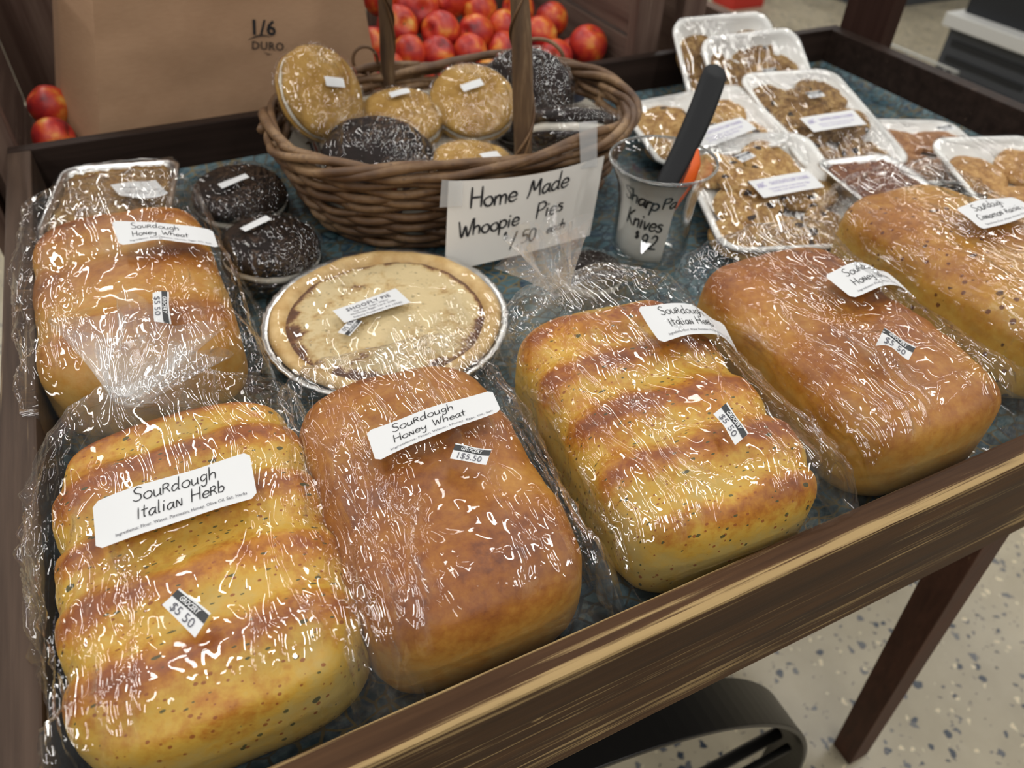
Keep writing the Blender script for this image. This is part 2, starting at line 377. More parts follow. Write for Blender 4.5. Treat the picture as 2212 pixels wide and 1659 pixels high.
def prnt(text, size, x, y, ang=0.0, bold=0.0, center=False, space=1.0, width=None, shear=0.0):
    cu = bpy.data.curves.new('t', 'FONT'); cu.body = text; cu.size = size; cu.offset = bold; cu.space_character = space; cu.shear = shear; cu.resolution_u = 2
    o = bpy.data.objects.new('t', cu); me = o.to_mesh()
    V = np.array([q.co[:2] for q in me.vertices]); F = [tuple(p.vertices) for p in me.polygons]
    o.to_mesh_clear(); bpy.data.objects.remove(o); bpy.data.curves.remove(cu)
    if len(V) == 0: return np.zeros((0, 2)), []
    if width: V[:, 0] *= width / (V[:, 0].max() - V[:, 0].min())
    if center: V[:, 0] -= (V[:, 0].max() + V[:, 0].min()) / 2
    ca, sa = math.cos(ang), math.sin(ang)
    return np.c_[V[:, 0] * ca - V[:, 1] * sa + x, V[:, 0] * sa + V[:, 1] * ca + y], F

class Sheet:
    """a bendable sheet; maps label coordinates (metres, origin at its lower-left) to 3D"""
    def __init__(s, TL, TR, BR, BL, nu=24, nv=10, fn=None, W=None, H=None):
        TL, TR, BR, BL = map(np.array, (TL, TR, BR, BL))
        s.W = W or (np.linalg.norm(TR - TL) + np.linalg.norm(BR - BL)) / 2
        s.H = H or (np.linalg.norm(TL - BL) + np.linalg.norm(TR - BR)) / 2
        u = np.linspace(0, 1, nu)[None, :, None]; v = np.linspace(0, 1, nv)[:, None, None]
        s.G = (BL * (1 - u) + BR * u) * (1 - v) + (TL * (1 - u) + TR * u) * v
        if fn: s.G = fn(s.G, u[..., 0], v[..., 0])
        s.nu, s.nv = nu, nv
    def drape(s, bvh, lift=0.001, it=3):
        G = s.G
        for i in range(s.nv):
            for j in range(s.nu):
                hit = bvh.ray_cast(Vector((G[i, j, 0], G[i, j, 1], 0.4)), Vector((0, 0, -1)))
                if hit[0] is not None: G[i, j, 2] = max(hit[0].z + lift, G[i, j, 2] - 0.004)
        for k in range(it):
            Z = np.pad(G[..., 2], 1, mode='edge')
            G[..., 2] = np.maximum(G[..., 2], (Z[:-2, 1:-1] + Z[2:, 1:-1] + Z[1:-1, :-2] + Z[1:-1, 2:]) / 4)
        for k in range(it * 2):
            Z = np.pad(G[..., 2], 1, mode='reflect', reflect_type='odd')
            G[..., 2] = (Z[:-2, 1:-1] + Z[2:, 1:-1] + Z[1:-1, :-2] + Z[1:-1, 2:]) / 4
        G[..., 2] += 0.0020
    def at(s, uv, eps):
        uv = np.asarray(uv); x = np.clip(uv[:, 0] / s.W, 0, 1) * (s.nu - 1); y = np.clip(uv[:, 1] / s.H, 0, 1) * (s.nv - 1)
        i = np.minimum(x.astype(int), s.nu - 2); j = np.minimum(y.astype(int), s.nv - 2); fx = (x - i)[:, None]; fy = (y - j)[:, None]
        a, b, c, d = s.G[j, i], s.G[j, i + 1], s.G[j + 1, i + 1], s.G[j + 1, i]
        P = (a * (1 - fx) + b * fx) * (1 - fy) + (d * (1 - fx) + c * fx) * fy
        n = np.cross(b - a, d - a); n /= np.linalg.norm(n, axis=1)[:, None] + 1e-12
        return P + n * eps
    def obj(s, name, mat, parent, corner=0.0):
        V = s.G.reshape(-1, 3); F = gridf(s.nv, s.nu)
        if corner > 0:  # rounded corners: pull the corner points in
            G = s.G.copy()
            for (i, j, di, dj) in ((0, 0, 1, 1), (0, -1, 1, -2), (-1, 0, -2, 1), (-1, -1, -2, -2)):
                G[i, j] = (G[i, dj] + G[di, j]) / 2
            V = G.reshape(-1, 3)
        return mesh_obj(name, V, F, mat, parent)
    def letters(s, parts, mat, parent, eps=0.0004, name='lettering'):
        A = Acc()
        for V, F in parts:
            if len(F): A.add(s.at(V, eps), F)
        return A.obj(name, mat, parent, False)

def price_sticker(parent, q, text='$5 50', lift=0.0, bvh=None, small=False):
    sh = Sheet(*q, nu=10, nv=7)
    if bvh: sh.drape(bvh, 0.0012, 2)
    W, H = sh.W, sh.H
    st = sh.obj('price_sticker', M_paper, parent)
    rect = (np.array([[0, H * .58], [W, H * .58], [W, H * .9], [0, H * .9]]))
    nx = 9; bx = np.concatenate([[(W * i / nx, H * .56), (W * i / nx, H * .90)] for i in range(nx + 1)])
    bf = [(2 * i, 2 * i + 2, 2 * i + 3, 2 * i + 1) for i in range(nx)]
    sh.letters([(bx, bf)], M_band, st, 0.0003, 'black_band')
    sh.letters([prnt('GROCERY', H * .33, W / 2, H * .62, 0, H * .008, True, 1.0, W * .60, 0.25)], M_paper, st, 0.0006)
    sh.letters([prnt(text, H * .52, W * .5, H * .1, 0, 0, True, 1.0, W * .66)], M_print, st, 0.0004, 'price')
    return st

# ------------------------------------------------------------------ floor
fl = boxes('floor', [(-4, 7, -4, 9, -0.1, 0)], M_floor, None, 0); fl['kind'] = 'structure'

# ------------------------------------------------------------------ display cart
cart = thing('display_cart', 'dark brown wooden tray cart with worn front rail holding the baked goods', 'cart', (0, 0, -Z0))
def cz(z): return z + Z0
boxes('front_rail', [(-0.026, 1.320, -0.0225, 0, cz(-0.136), cz(0))], M_front, cart, 0.0025)['label'] = 'scuffed front rail with pale worn grain'
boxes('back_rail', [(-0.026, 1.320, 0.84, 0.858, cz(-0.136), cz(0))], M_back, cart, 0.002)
boxes('left_rail', [(-0.026, 0.0, 0.0, 0.84, cz(-0.136), cz(-0.0005))], M_side, cart, 0.002)
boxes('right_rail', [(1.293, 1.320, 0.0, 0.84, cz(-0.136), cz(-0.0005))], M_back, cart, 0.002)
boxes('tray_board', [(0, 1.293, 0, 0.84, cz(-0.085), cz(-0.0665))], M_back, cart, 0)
for xs, xf, y in ((0.800, 0.951, 0.02), (0.800, 0.951, 0.80)):
    beam('leg', (xs, y, cz(-0.136)), (xf + 0.0, y, 0.0), 0.042, 0.040, M_leg, cart)
beam('canopy_post', (1.336, 0.80, cz(-0.136)), (1.336, 0.80, cz(0.9)), 0.030, 0.098, M_post, cart)
# iron arch that carries the left of the tray, with a cross brace
def arch(y0):
    A = Acc(); cx, czr, r = 0.153, cz(-0.853), 0.61; n = 96; th = 0.007; wd = 0.06
    a = np.linspace(math.radians(-7.2), math.radians(187.2), n)
    ring = []
    for rr in (r, r - th):
        for yy in (y0, y0 + wd): ring.append(np.c_[cx + rr * np.cos(a), np.full(n, yy), np.maximum(czr + rr * np.sin(a), 0.0)])
    V = np.stack([ring[0], ring[1], ring[3], ring[2]], 1).reshape(-1, 3)
    o = mesh_obj('iron_arch', V, gridf(n, 4, True) + [(3, 2, 1, 0), tuple((n - 1) * 4 + k for k in range(4))], M_iron, cart, False)
    bv = o.modifiers.new('b', 'BEVEL'); bv.width = 0.0015; bv.segments = 2
    A = Acc(); A.tube([(-0.41, y0 + 0.04, cz(-0.665)), (0.715, y0 + 0.04, cz(-0.665))], 0.009, 12)
    A.tube([(-0.41, y0 + 0.018, cz(-0.665)), (0.715, y0 + 0.018, cz(-0.665))], 0.006, 12)
    A.obj('brace_rod', M_iron, cart)
arch(0.0); arch(0.76)

# cloth lining the tray
nx, ny = 120, 80
gx, gy = np.meshgrid(np.linspace(0.001, 1.292, nx), np.linspace(0.001, 0.839, ny))
P = np.c_[gx.ravel(), gy.ravel(), np.zeros(nx * ny)]
ed = np.minimum(np.minimum(P[:, 0], 1.293 - P[:, 0]), np.minimum(P[:, 1], 0.84 - P[:, 1]))
P[:, 2] = -0.0655 + 0.0008 * (1 + np.clip(fbm(P, 9, 3), -1, 1)) + 0.012 * np.exp(-ed / 0.006)
cl = mesh_obj('tray_cloth', P + np.array([0, 0, 0]), gridf(ny, nx), M_cloth); cl.location.z = Z0
tag(cl, 'teal and blue pebble-patterned cloth lining the bottom of the tray', 'cloth')
CL = -0.0635

# ------------------------------------------------------------------ bagged loaves
def sect(phi, a, zt, nlo=5.5, nhi=3.5):
    c = np.cos(phi); s = np.sin(phi)
    lo = s < 0
    x = np.where(lo, spow(c, 2 / nlo), spow(c, 2 / nhi)); z = np.where(lo, spow(s, 2 / nlo), spow(s, 2 / nhi))
    return x * a, zt * (0.52 + np.where(z > 0, 0.48, 0.52) * z)

def make_bread(parent, kind, w_, l, h, seed, ridges):
    nu, nv = 110, 128
    ys = -np.cos(np.linspace(0, np.pi, nu)) ; ys = np.sign(ys) * np.abs(ys) ** 0.9
    phi = np.linspace(0, 2 * np.pi, nv, endpoint=False) - np.pi / 2
    V = np.zeros((nu, nv, 3)); B = np.zeros((nu, nv))
    for i, t in enumerate(ys):
        e = max(1e-3, (1 - abs(t) ** 7.5)) ** (1 / 3.6)
        x, z = sect(phi, w_ / 2 * (0.35 + 0.65 * e) if e > .02 else 0.0005, h)
        zc = h * 0.42
        ex = e ** 0.75
        V[i] = np.c_[x * ex / (0.35 + 0.65 * e) * (0.35 + 0.65 * e), np.full(nv, t * l / 2), zc + (z - zc) * e]
    P = V.reshape(-1, 3)
    top = sm((P[:, 2] / h - 0.45) / 0.5)
    wob = fbm(np.c_[P[:, 0], P[:, 1] * 0.5, P[:, 2] * 0], 14, 2, seed * 3.1)
    y = P[:, 1] / l
    if ridges:
        ph = y * ridges * 2 * np.pi + wob * 1.5 + seed
        crest = 0.5 + 0.5 * np.cos(ph)
        P[:, 2] -= top * 0.0075 * (1 - crest) ** 1.5
        P[:, 0] *= 1 - 0.035 * (1 - crest) ** 3 * (0.4 + top)
    else:
        crest = 0.5 + 0.5 * np.cos(y * 2.2 * 2 * np.pi + wob * 2 + seed)
        P[:, 2] -= top * 0.0045 * (1 - crest) ** 2
    d = fbm(P, 22, 3, seed * 5.7) * 0.0035 + fbm(P, 70, 2, seed) * 0.0007
    nrm = P - np.array([0, 0, h * 0.5]); nrm[:, 1] = 0; nrm /= np.linalg.norm(nrm, axis=1)[:, None] + 1e-6
    P += nrm * d[:, None]; P[:, 2] = np.maximum(P[:, 2], 0.001)
    big = fbm(P, 11, 3, seed * 9.1)
    if ridges: bake = top * (0.29 + 0.42 * crest ** 1.8) + 0.05 + 0.28 * big
    else: bake = top * (0.36 + 0.22 * crest) + 0.20 + 0.3 * big
    if kind == 'raisin': bake = top * 0.34 + 0.16 + 0.45 * big
    P = np.r_[P, [[0, -l / 2, h * .42]], [[0, l / 2, h * .42]]]
    F = gridf(nu, nv, True, True)
    n0 = nu * nv
    F += [(n0, j, (j + 1) % nv) for j in range(nv)] + [(n0 + 1, (nu - 1) * nv + (j + 1) % nv, (nu - 1) * nv + j) for j in range(nv)]
    bake = np.r_[bake, 0.2, 0.2]
    return mesh_obj('loaf', P, F, M_bread[kind], parent, True, {'bake': bake})

def make_bag(parent, w_, l, h, seed, neck=None, tail=None, loose=0.012, tent=0.0, tail_len=0.06, mat=None, fan=(1.0, .45), lim=(-9, -9)):
    rn = np.random.RandomState(seed); nu, nv = 190, 330
    phi = np.linspace(0, 2 * np.pi, nv, endpoint=False) - np.pi / 2
    V = np.zeros((nu, nv, 3)); A0 = np.zeros((nu, nv))
    back_n = 60 if neck is not None else 30
    ytail = []
    n1 = 30; nb = nu - n1 - back_n
    y_end = l / 2 - 0.012
    prof = []
    for i in range(n1):
        t = i / n1; prof.append((-l / 2 - 0.026 + (0.026 + 0.03) * t, 0.004 + (h + 0.006) * (1 - (1 - t) ** 2.2) ** 0.75, w_ / 2 + loose * (1.15 - 0.7 * t), sm(t * 1.2)))
    for i in range(nb):
        t = i / (nb - 1); prof.append((-l / 2 + 0.03 + t * (y_end + l / 2 - 0.03), h + 0.009 + tent * sm((t - .45) / .5), w_ / 2 + loose * (0.45 + 0.35 * math.sin(t * 5 + seed)), 1.0))
    for y, zt, a, k in prof:
        x, z = sect(phi, a, zt, 5.0, 3.6)
        low = 1 - sm(z / max(zt, 1e-4) / 0.7)
        x = x * (1 + low * loose / (w_ / 2) * 0.9)
        i = ytail.__len__(); ytail.append(y)
        V[i] = np.c_[x, np.full(nv, y), z]; A0[i] = k
    i0 = len(prof)
    base = V[i0 - 1].copy()
    pl = np.abs(np.cos(phi * 4 + seed)) ; pl2 = np.sin(phi * 9 + seed * 2) * .5 + np.sin(phi * 15 + seed) * .35
    if neck is not None:
        N = np.array(neck); T = np.array(tail, float); T /= np.linalg.norm(T)
        side = np.cross(T, [0, 0, 1.0]) if abs(T[2]) < .8 else np.cross(T, [0, 1.0, 0]); side /= np.linalg.norm(side); up = np.cross(side, T)
        nc = 34
        cdir = np.c_[-np.cos(phi)[:, None] * side if False else (np.cos(phi)[:, None] * -side)] + np.sin(phi)[:, None] * up
        # orientation: match ring directions to the section
        if np.dot(-side, [1, 0, 0]) < 0: cdir = np.cos(phi)[:, None] * side + np.sin(phi)[:, None] * up
        for k in range(nc):
            t = (k + 1) / nc; g = t ** 0.85
            ring = N + cdir * 0.008
            bow = math.sin(math.pi * t) * 0.018
            p = base * (1 - g) + ring * g
            p[:, 1] += bow * (1 - 0.3 * t); p[:, 2] += bow * 0.25 * (np.sin(phi) > 0)
            rad = p - (base.mean(0) * (1 - g) + N * g)
            p += rad * (0.10 * t * (1 - 0.4 * t))[..., None] * pl2[:, None] if False else rad * (0.16 * t) * pl2[:, None]
            V[i0 + k] = p; A0[i0 + k] = 1 - 0.6 * t
        nt = back_n - nc
        for k in range(nt):
            t = (k + 1) / nt
            ln = tail_len * t * (0.78 + 0.22 * np.abs(np.cos(phi + seed)) + 0.06 * np.sin(phi * 7 + seed))
            r = (0.008 + 0.030 * t ** 0.8)
            rr = r * (1 + 0.45 * t * np.sin(phi * 6 + seed) + 0.2 * t * np.sin(phi * 11 + 2 * seed))
            V[i0 + nc + k] = N + T * ln[:, None] + (cdir @ side)[:, None] * side * (rr * fan[0])[:, None] + (cdir @ up)[:, None] * up * (rr * fan[1])[:, None]
            A0[i0 + nc + k] = 0.25
    else:
        for k in range(back_n):
            t = (k + 1) / back_n
            zt = (h + 0.009 + tent) * (1 - t ** 2.2) ** 0.8 + 0.006
            a = base[:, 0].max() * (1 - 0.28 * t * t)
            p = base.copy(); p[:, 0] *= (1 - 0.30 * t * t); p[:, 2] *= zt / (h + 0.009 + tent); p[:, 1] = y_end + 0.048 * t
            rad = p[:, :1] * 0 + 1
            p[:, 2] += pl2 * 0.004 * t * (np.sin(phi) > -.3); p[:, 1] += pl2 * 0.006 * t
            V[i0 + k] = p; A0[i0 + k] = 1
    P = V.reshape(-1, 3); A = A0.reshape(-1)
    ctr = np.repeat(V.mean(1), nv, axis=0)
    nrm = P - ctr; nrm[:, 1] *= 0.2; nrm /= np.linalg.norm(nrm, axis=1)[:, None] + 1e-9
    # long folds, running the length of the bag and gathering towards its end
    PH = np.tile(phi, nu); Y = P[:, 1]
    d = np.zeros(len(P))
    for k in range(78):
        p0 = rn.uniform(-0.4, np.pi + 0.4); sl = rn.normal(0, 1.6); y0 = rn.uniform(-l * .45, l * .5); ln = rn.uniform(.03, .12); wd = rn.uniform(.035, .085); am = rn.uniform(.0010, .0046)
        q = np.abs(((PH - p0 - sl * (Y - y0) - 0.12 * np.sin((Y - y0) * 40 + k)) + np.pi) % (2 * np.pi) - np.pi) / wd
        d += am * np.clip(1 - q, 0, 1) ** 1.05 * np.clip(1 - ((Y - y0) / ln) ** 2, 0, 1)
    r1 = 1 - np.abs(fbm(P * np.array([1, .45, 1]), 24, 2, seed * 2.3)) * 2.2
    r2 = 1 - np.abs(fbm(P * np.array([1, .8, 1]), 60, 2, seed * 4.1)) * 2.0
    d += np.clip(r1, 0, 1) ** 3 * 0.0022 + np.clip(r2, 0, 1) ** 3 * 0.0008
    d += np.maximum(fbm(P, 13, 2, seed) * 0.004, -0.0005)
    P = P + nrm * (d * A)[:, None]
    body = np.arange(len(P)) < (i0 * nv)
    P[:, 2] = np.maximum(P[:, 2], 0.0008)
    lowz = P[:, 2] < 0.064
    P[:, 0] = np.where(lowz, np.maximum(P[:, 0], lim[0]), P[:, 0]); P[:, 1] = np.where(lowz, np.maximum(P[:, 1], lim[1]), P[:, 1])
    F = gridf(nu, nv, True, True)
    F.append(tuple(range(nv)))
    gat = np.zeros((nu, nv)); 
    if neck is not None:
        gat[i0:i0 + nc] = (np.linspace(0, 1, nc) ** 2.5)[:, None] * 0.85; gat[i0 + nc:] = np.linspace(0.7, 0.16, nt)[:, None]
    o = mesh_obj('plastic_bag', P, F, mat or M_film, parent, True, {'gather': gat.ravel()})
    bvh = BVHTree.FromPolygons([Vector(q) for q in P], [tuple(map(int, f)) for f in F])
    return o, bvh

def to_local(root_loc, rz, pts):
    ca, sa = math.cos(-rz), math.sin(-rz); out = []
    for x, y, z in pts:
        x -= root_loc[0]; y -= root_loc[1]; z -= root_loc[2]
        out.append((x * ca - y * sa, x * sa + y * ca, z))
    return out

ING_H = 'Ingredients: Flour, Water, Parmesan, Honey, Olive Oil, Salt, Herbs'
ING_W = 'Ingredients: Flour, Water, Honey, Eggs, Oil, Salt'
def bagged_loaf(label, kind, loc, rz, dims, seed, ridges, lab, price, text, ing, neck=None, tail=None, **kw):
    r = thing('bagged_loaf', label, 'bread', loc, (0, 0, rz), 'bagged sourdough loaves in the tray')
    w_, l, h = dims
    make_bread(r, kind, w_, l, h, seed, ridges)
    bag, bvh = make_bag(r, w_, l, h, seed, neck, tail, lim=(0.0015 - loc[0] if loc[0] < .2 else -9, 0.0015 - loc[1] if loc[1] < .2 else -9), **kw)
    sh = Sheet(*to_local(loc, rz, lab), nu=28, nv=12, W=0.098, H=0.037)
    sh.drape(bvh, 0.0008, 9)
    lb = sh.obj('name_label', M_paper, r, 0.5)
    a = 0.0
    tx, tz = (0.050, 0.0105) if kind == 'herb' and neck[2] > 0.1 else (0.041, 0.0096)
    parts = [hand(text[0], tz, tx, 0.0245, 0.00075, a, 0.08, True, 0.04, 0.02, seed), hand(text[1], tz * .93, tx + .003, 0.0115, 0.00075, a, 0.08, True, 0.04, 0.03, seed + 5)]
    sh.letters(parts, M_ink, lb, name='handwriting')
    sh.letters([prnt(ing, 0.0034, 0.052, 0.0040, 0, 0, True, 1.0, 0.080)], M_print, lb, name='ingredients_print')
    if price:
        price_sticker(r, to_local(loc, rz, price[0]), price[1], 0, bvh)
    return r
R = math.radians
H_T = ('SouRdough', 'ItaliaN HeRb'); W_T = ('SouRdough', 'HoNey Wheat'); C_T = ('SouRdough', 'CiNNamoN RaisiN')
LAB = {
'A': [(0.0456, 0.1816, 0.034), (0.1423, 0.1846, 0.031), (0.1393, 0.1443, 0.035), (0.0457, 0.1424, 0.038)],
'B': [(0.2185, 0.1706, 0.032), (0.3177, 0.1788, 0.024), (0.3145, 0.1554, 0.028), (0.216, 0.1407, 0.037)],
'C': [(0.458, 0.203, 0.036), (0.555, 0.2004, 0.012), (0.5398, 0.1581, 0.012), (0.4564, 0.1633, 0.038)],
'D': [(0.6471, 0.1866, 0.036), (0.744, 0.195, 0.022), (0.7386, 0.1542, 0.022), (0.6448, 0.1497, 0.036)],
'E': [(0.8491, 0.2192, 0.04), (0.9389, 0.2187, 0.03), (0.9341, 0.1817, 0.03), (0.8394, 0.1802, 0.04)],
'F': [(0.0838, 0.5232, 0.048), (0.1675, 0.4978, 0.035), (0.1675, 0.4662, 0.03), (0.0862, 0.4881, 0.04)]}
PR = {
'A': [(0.0861, 0.0965, 0.038), (0.0998, 0.071, 0.038), (0.0896, 0.0605, 0.038), (0.0763, 0.088, 0.038)],
'B': [(0.2704, 0.1346, 0.036), (0.2911, 0.1207, 0.036), (0.2816, 0.109, 0.036), (0.2614, 0.1226, 0.036)],
'C': [(0.4623, 0.0874, 0.038), (0.4566, 0.0562, 0.038), (0.4429, 0.0528, 0.038), (0.4469, 0.0829, 0.038)],
'D': [(0.6304, 0.1028, 0.038), (0.6403, 0.0773, 0.038), (0.6243, 0.0691, 0.038), (0.6117, 0.0918, 0.038)],
'F': [(0.1175, 0.3925, 0.04), (0.1133, 0.3529, 0.04), (0.1015, 0.358, 0.04), (0.105, 0.3957, 0.04)]}
bagged_loaf('herb loaf in a knotted clear bag at the front left corner of the tray', 'herb', (0.095, 0.152, CL), R(0), (0.172, 0.252, 0.096), 11, 5, LAB['A'], (PR['A'], '$5 50'), H_T, ING_H,
            (-0.022, 0.124, 0.102), (0.42, 0.75, 0.32), tail_len=0.062, fan=(1.2, .8))
bagged_loaf('honey wheat loaf behind the front rail between the two herb loaves, label over price sticker', 'wheat', (0.252, 0.138, CL), R(-1.5), (0.156, 0.242, 0.095), 5, 0, LAB['B'], (PR['B'], '1$5.50'), W_T, ING_W, loose=0.010)
bagged_loaf('herb loaf with bag tail standing up, just right of the shoofly pie', 'herb', (0.444, 0.140, CL), R(-4), (0.166, 0.262, 0.100), 8, 5, LAB['C'], (PR['C'], '$5 50'), H_T, ING_H,
            (-0.014, 0.152, 0.086), (-0.30, 0.25, 0.90), tail_len=0.066, fan=(.85, .55), tent=.006)
bagged_loaf('honey wheat loaf between the herb loaf with upright tail and the cinnamon loaf', 'wheat', (0.645, 0.146, CL), R(-1), (0.162, 0.262, 0.100), 21, 0, LAB['D'], (PR['D'], '$5 50'), W_T, ING_W)
bagged_loaf('golden cinnamon loaf with dark raisin specks in a clear bag at the right frame edge', 'raisin', (0.868, 0.182, CL), R(-2), (0.168, 0.280, 0.104), 17, 0, LAB['E'], None, C_T, 'Ingredients: Flour, Water, Honey, Raisins, Oil, Salt')
bagged_loaf('honey wheat loaf behind the front left herb loaf, its wide label near the back end', 'wheat', (0.082, 0.476, CL), R(0), (0.164, 0.270, 0.095), 31, 3, LAB['F'], (PR['F'], '$5 50'), W_T, ING_W, tent=0.012, loose=0.014)

# ------------------------------------------------------------------ shoofly pie
def pie():
    loc = (0.300, 0.389, CL)
    r = thing('shoofly_pie', 'round crumb-topped shoofly pie in a foil plate under cling film', 'pie', loc)
    n = 120
    lathe('foil_plate', [(0.002, 0), (0.085, 0), (0.087, 0.002), (0.110, 0.030), (0.1185, 0.0335), (0.1205, 0.0325), (0.1205, 0.0315), (0.111, 0.0285), (0.0885, 0.003), (0.002, 0.0025)], M_foil, r, n,
          wob=lambda V: V * np.c_[np.repeat((1 + 0.006 * np.sin(np.arctan2(V[:, 1], V[:, 0]) * 44) * (V[:, 2] > .004))[:, None], 2, 1), np.ones(len(V))])
    t = NT('pie_crust'); nn = t.noise(60, None, 4)
    t.P(Base_Color=t.ramp(nn, [(0.3, (0.50, 0.30, 0.10)), (0.7, (0.72, 0.52, 0.25))]), Roughness=0.6, Normal=t.bump(nn, 0.4, 0.002)); mc = t.m
    def wb(V):
        V = V.copy(); V[:, 2] += 0.0035 * fbm(V, 30, 3) * (V[:, 2] > .02); th = np.arctan2(V[:, 1], V[:, 0])
        k = 1 + 0.012 * pn(np.c_[np.cos(th), np.sin(th), th * 0] * 3.0); V[:, 0] *= k; V[:, 1] *= k; return V
    lathe('crust', [(0.093, 0.026), (0.098, 0.0345), (0.104, 0.0378), (0.110, 0.0370), (0.1135, 0.0335), (0.1125, 0.0315), (0.108, 0.029)], mc, r, n, wob=wb)
    t = NT('pie_crumb_topping'); a = t.noise(32, None, 5, 0.6); f = t.noise(260, None, 3); e = t.attr('edge')
    m = t.math('ADD', t.math('ADD', t.math('MULTIPLY', t.math('SUBTRACT', a, 0.42), 2.6), t.math('MULTIPLY', t.math('SUBTRACT', f, 0.5), 0.5)), e)
    col = t.ramp(m, [(0.36, (0.62, 0.49, 0.27)), (0.66, (0.50, 0.345, 0.15)), (0.86, (0.19, 0.085, 0.038)), (1.0, (0.11, 0.045, 0.022))])
    sp = t.math('LESS_THAN', t.noise(170, None, 3, .7), 0.36); col = t.mix(t.math('MULTIPLY', sp, 0.7), col, (0.20, 0.16, 0.09))
    t.P(Base_Color=col, Roughness=0.75, Normal=t.bump(f, 0.6, 0.0015)); mt = t.m
    nr, na = 60, 140; V = []; E = []
    for i in range(nr):
        rho = (i / (nr - 1)) * 0.100
        th = np.linspace(0, 2 * np.pi, na, endpoint=False)
        V.append(np.c_[rho * np.cos(th), rho * np.sin(th), np.full(na, 0.0345 + 0.003 * (1 - (rho / .1) ** 2))]); E.append(np.full(na, 0.10 + 0.72 * sm((rho - 0.080) / 0.016)))
    V = np.concatenate(V); E = np.concatenate(E)
    th = np.arctan2(V[:, 1], V[:, 0])
    E += 0.55 * np.exp(-((th - 3.45) / 0.35) ** 2) * sm((np.hypot(V[:, 0], V[:, 1]) - .055) / .03)
    V[:, 2] += 0.0022 * fbm(V, 55, 3) + 0.0035 * fbm(V, 14, 2) - 0.004 * sm((np.hypot(V[:, 0], V[:, 1]) - .088) / .012)
    mesh_obj('crumb_topping', V, gridf(nr, na, True), mt, r, True, {'edge': E})
    V = []
    for i in range(50):
        q = i / 49
        if q < .82: rho = q / .82 * 0.119; z = 0.0405 + 0.002 * (1 - (rho / .12) ** 2) - 0.005 * sm((rho - .100) / .019)
        else: k = (q - .82) / .18; rho = 0.1225 - 0.030 * k * k; z = 0.035 - 0.034 * k
        V.append(np.c_[rho * np.cos(np.linspace(0, 2 * np.pi, na, endpoint=False)), rho * np.sin(np.linspace(0, 2 * np.pi, na, endpoint=False)), np.full(na, z)])
    V = np.concatenate(V); V[:, 2] += 0.0016 * np.clip(1 - np.abs(fbm(V, 30, 2, 4)) * 3, 0, 1) ** 2
    o = mesh_obj('plastic_wrap', V, gridf(50, na, True), M_wrap, r)
    bvh = BVHTree.FromObject(o, bpy.context.evaluated_depsgraph_get())
    sh = Sheet(*to_local(loc, 0, [(0.2504, 0.3992, -0.022), (0.3181, 0.4117, -0.022), (0.3241, 0.3835, -0.022), (0.2554, 0.3772, -0.022)]), nu=14, nv=8, W=.068, H=.026)
    sh.drape(bvh, 0.0008, 3); lb = sh.obj('name_label', M_paper, r)
    sh.letters([prnt('SHOOFLY PIE', 0.0072, .034, .0165, 0, 0.00012, True, 1.12, .046)], M_print, lb)
    sh.letters([prnt('Ing: Flour, Sugar, Water', 0.0036, .034, .0122, 0, 0, True, 1, .036), prnt('Molasses, Eggs, Lard, Soda', 0.0036, .034, .0080, 0, 0, True, 1, .046), prnt('Bakery Kutztown, PA 19530', 0.0036, .036, .0025, 0, 0, True, 1, .050)], M_print, lb, name='small_print')
    price_sticker(r, to_local(loc, 0, [(0.2722, 0.3743, -0.019), (0.2546, 0.3576, -0.019), (0.2459, 0.3671, -0.019), (0.2643, 0.3838, -0.019)]), '$5 50')
pie()

# ------------------------------------------------------------------ whoopie pies
def cake_mat(name, c0, c1, spot=None):
    t = NT(name); a = t.noise(45, None, 5, 0.6)
    col = t.ramp(a, [(0.3, c0), (0.7, c1)])
    if spot:
        d = t.vor(30); c = t.n('ShaderNodeSeparateColor', {0: t.vor(30, None, 'F1', 'Color')})
        k = t.math('MULTIPLY', t.math('GREATER_THAN', c.outputs[0], 0.82), t.math('LESS_THAN', d, 0.19)); col = t.mix(k, col, spot)
    t.P(Base_Color=col, Specular_IOR_Level=0.15, Roughness=0.6, Normal=t.bump(t.noise(120, None, 4), 0.5, 0.0015)); return t.m
M_gold = cake_mat('golden_cake', (0.27, 0.145, 0.032), (0.47, 0.29, 0.085), (0.045, 0.025, 0.02))
M_choc = cake_mat('chocolate_cake', (0.006, 0.004, 0.003), (0.016, 0.009, 0.007))
M_cream = simple('white_cream', (0.80, 0.77, 0.68), 0.5)
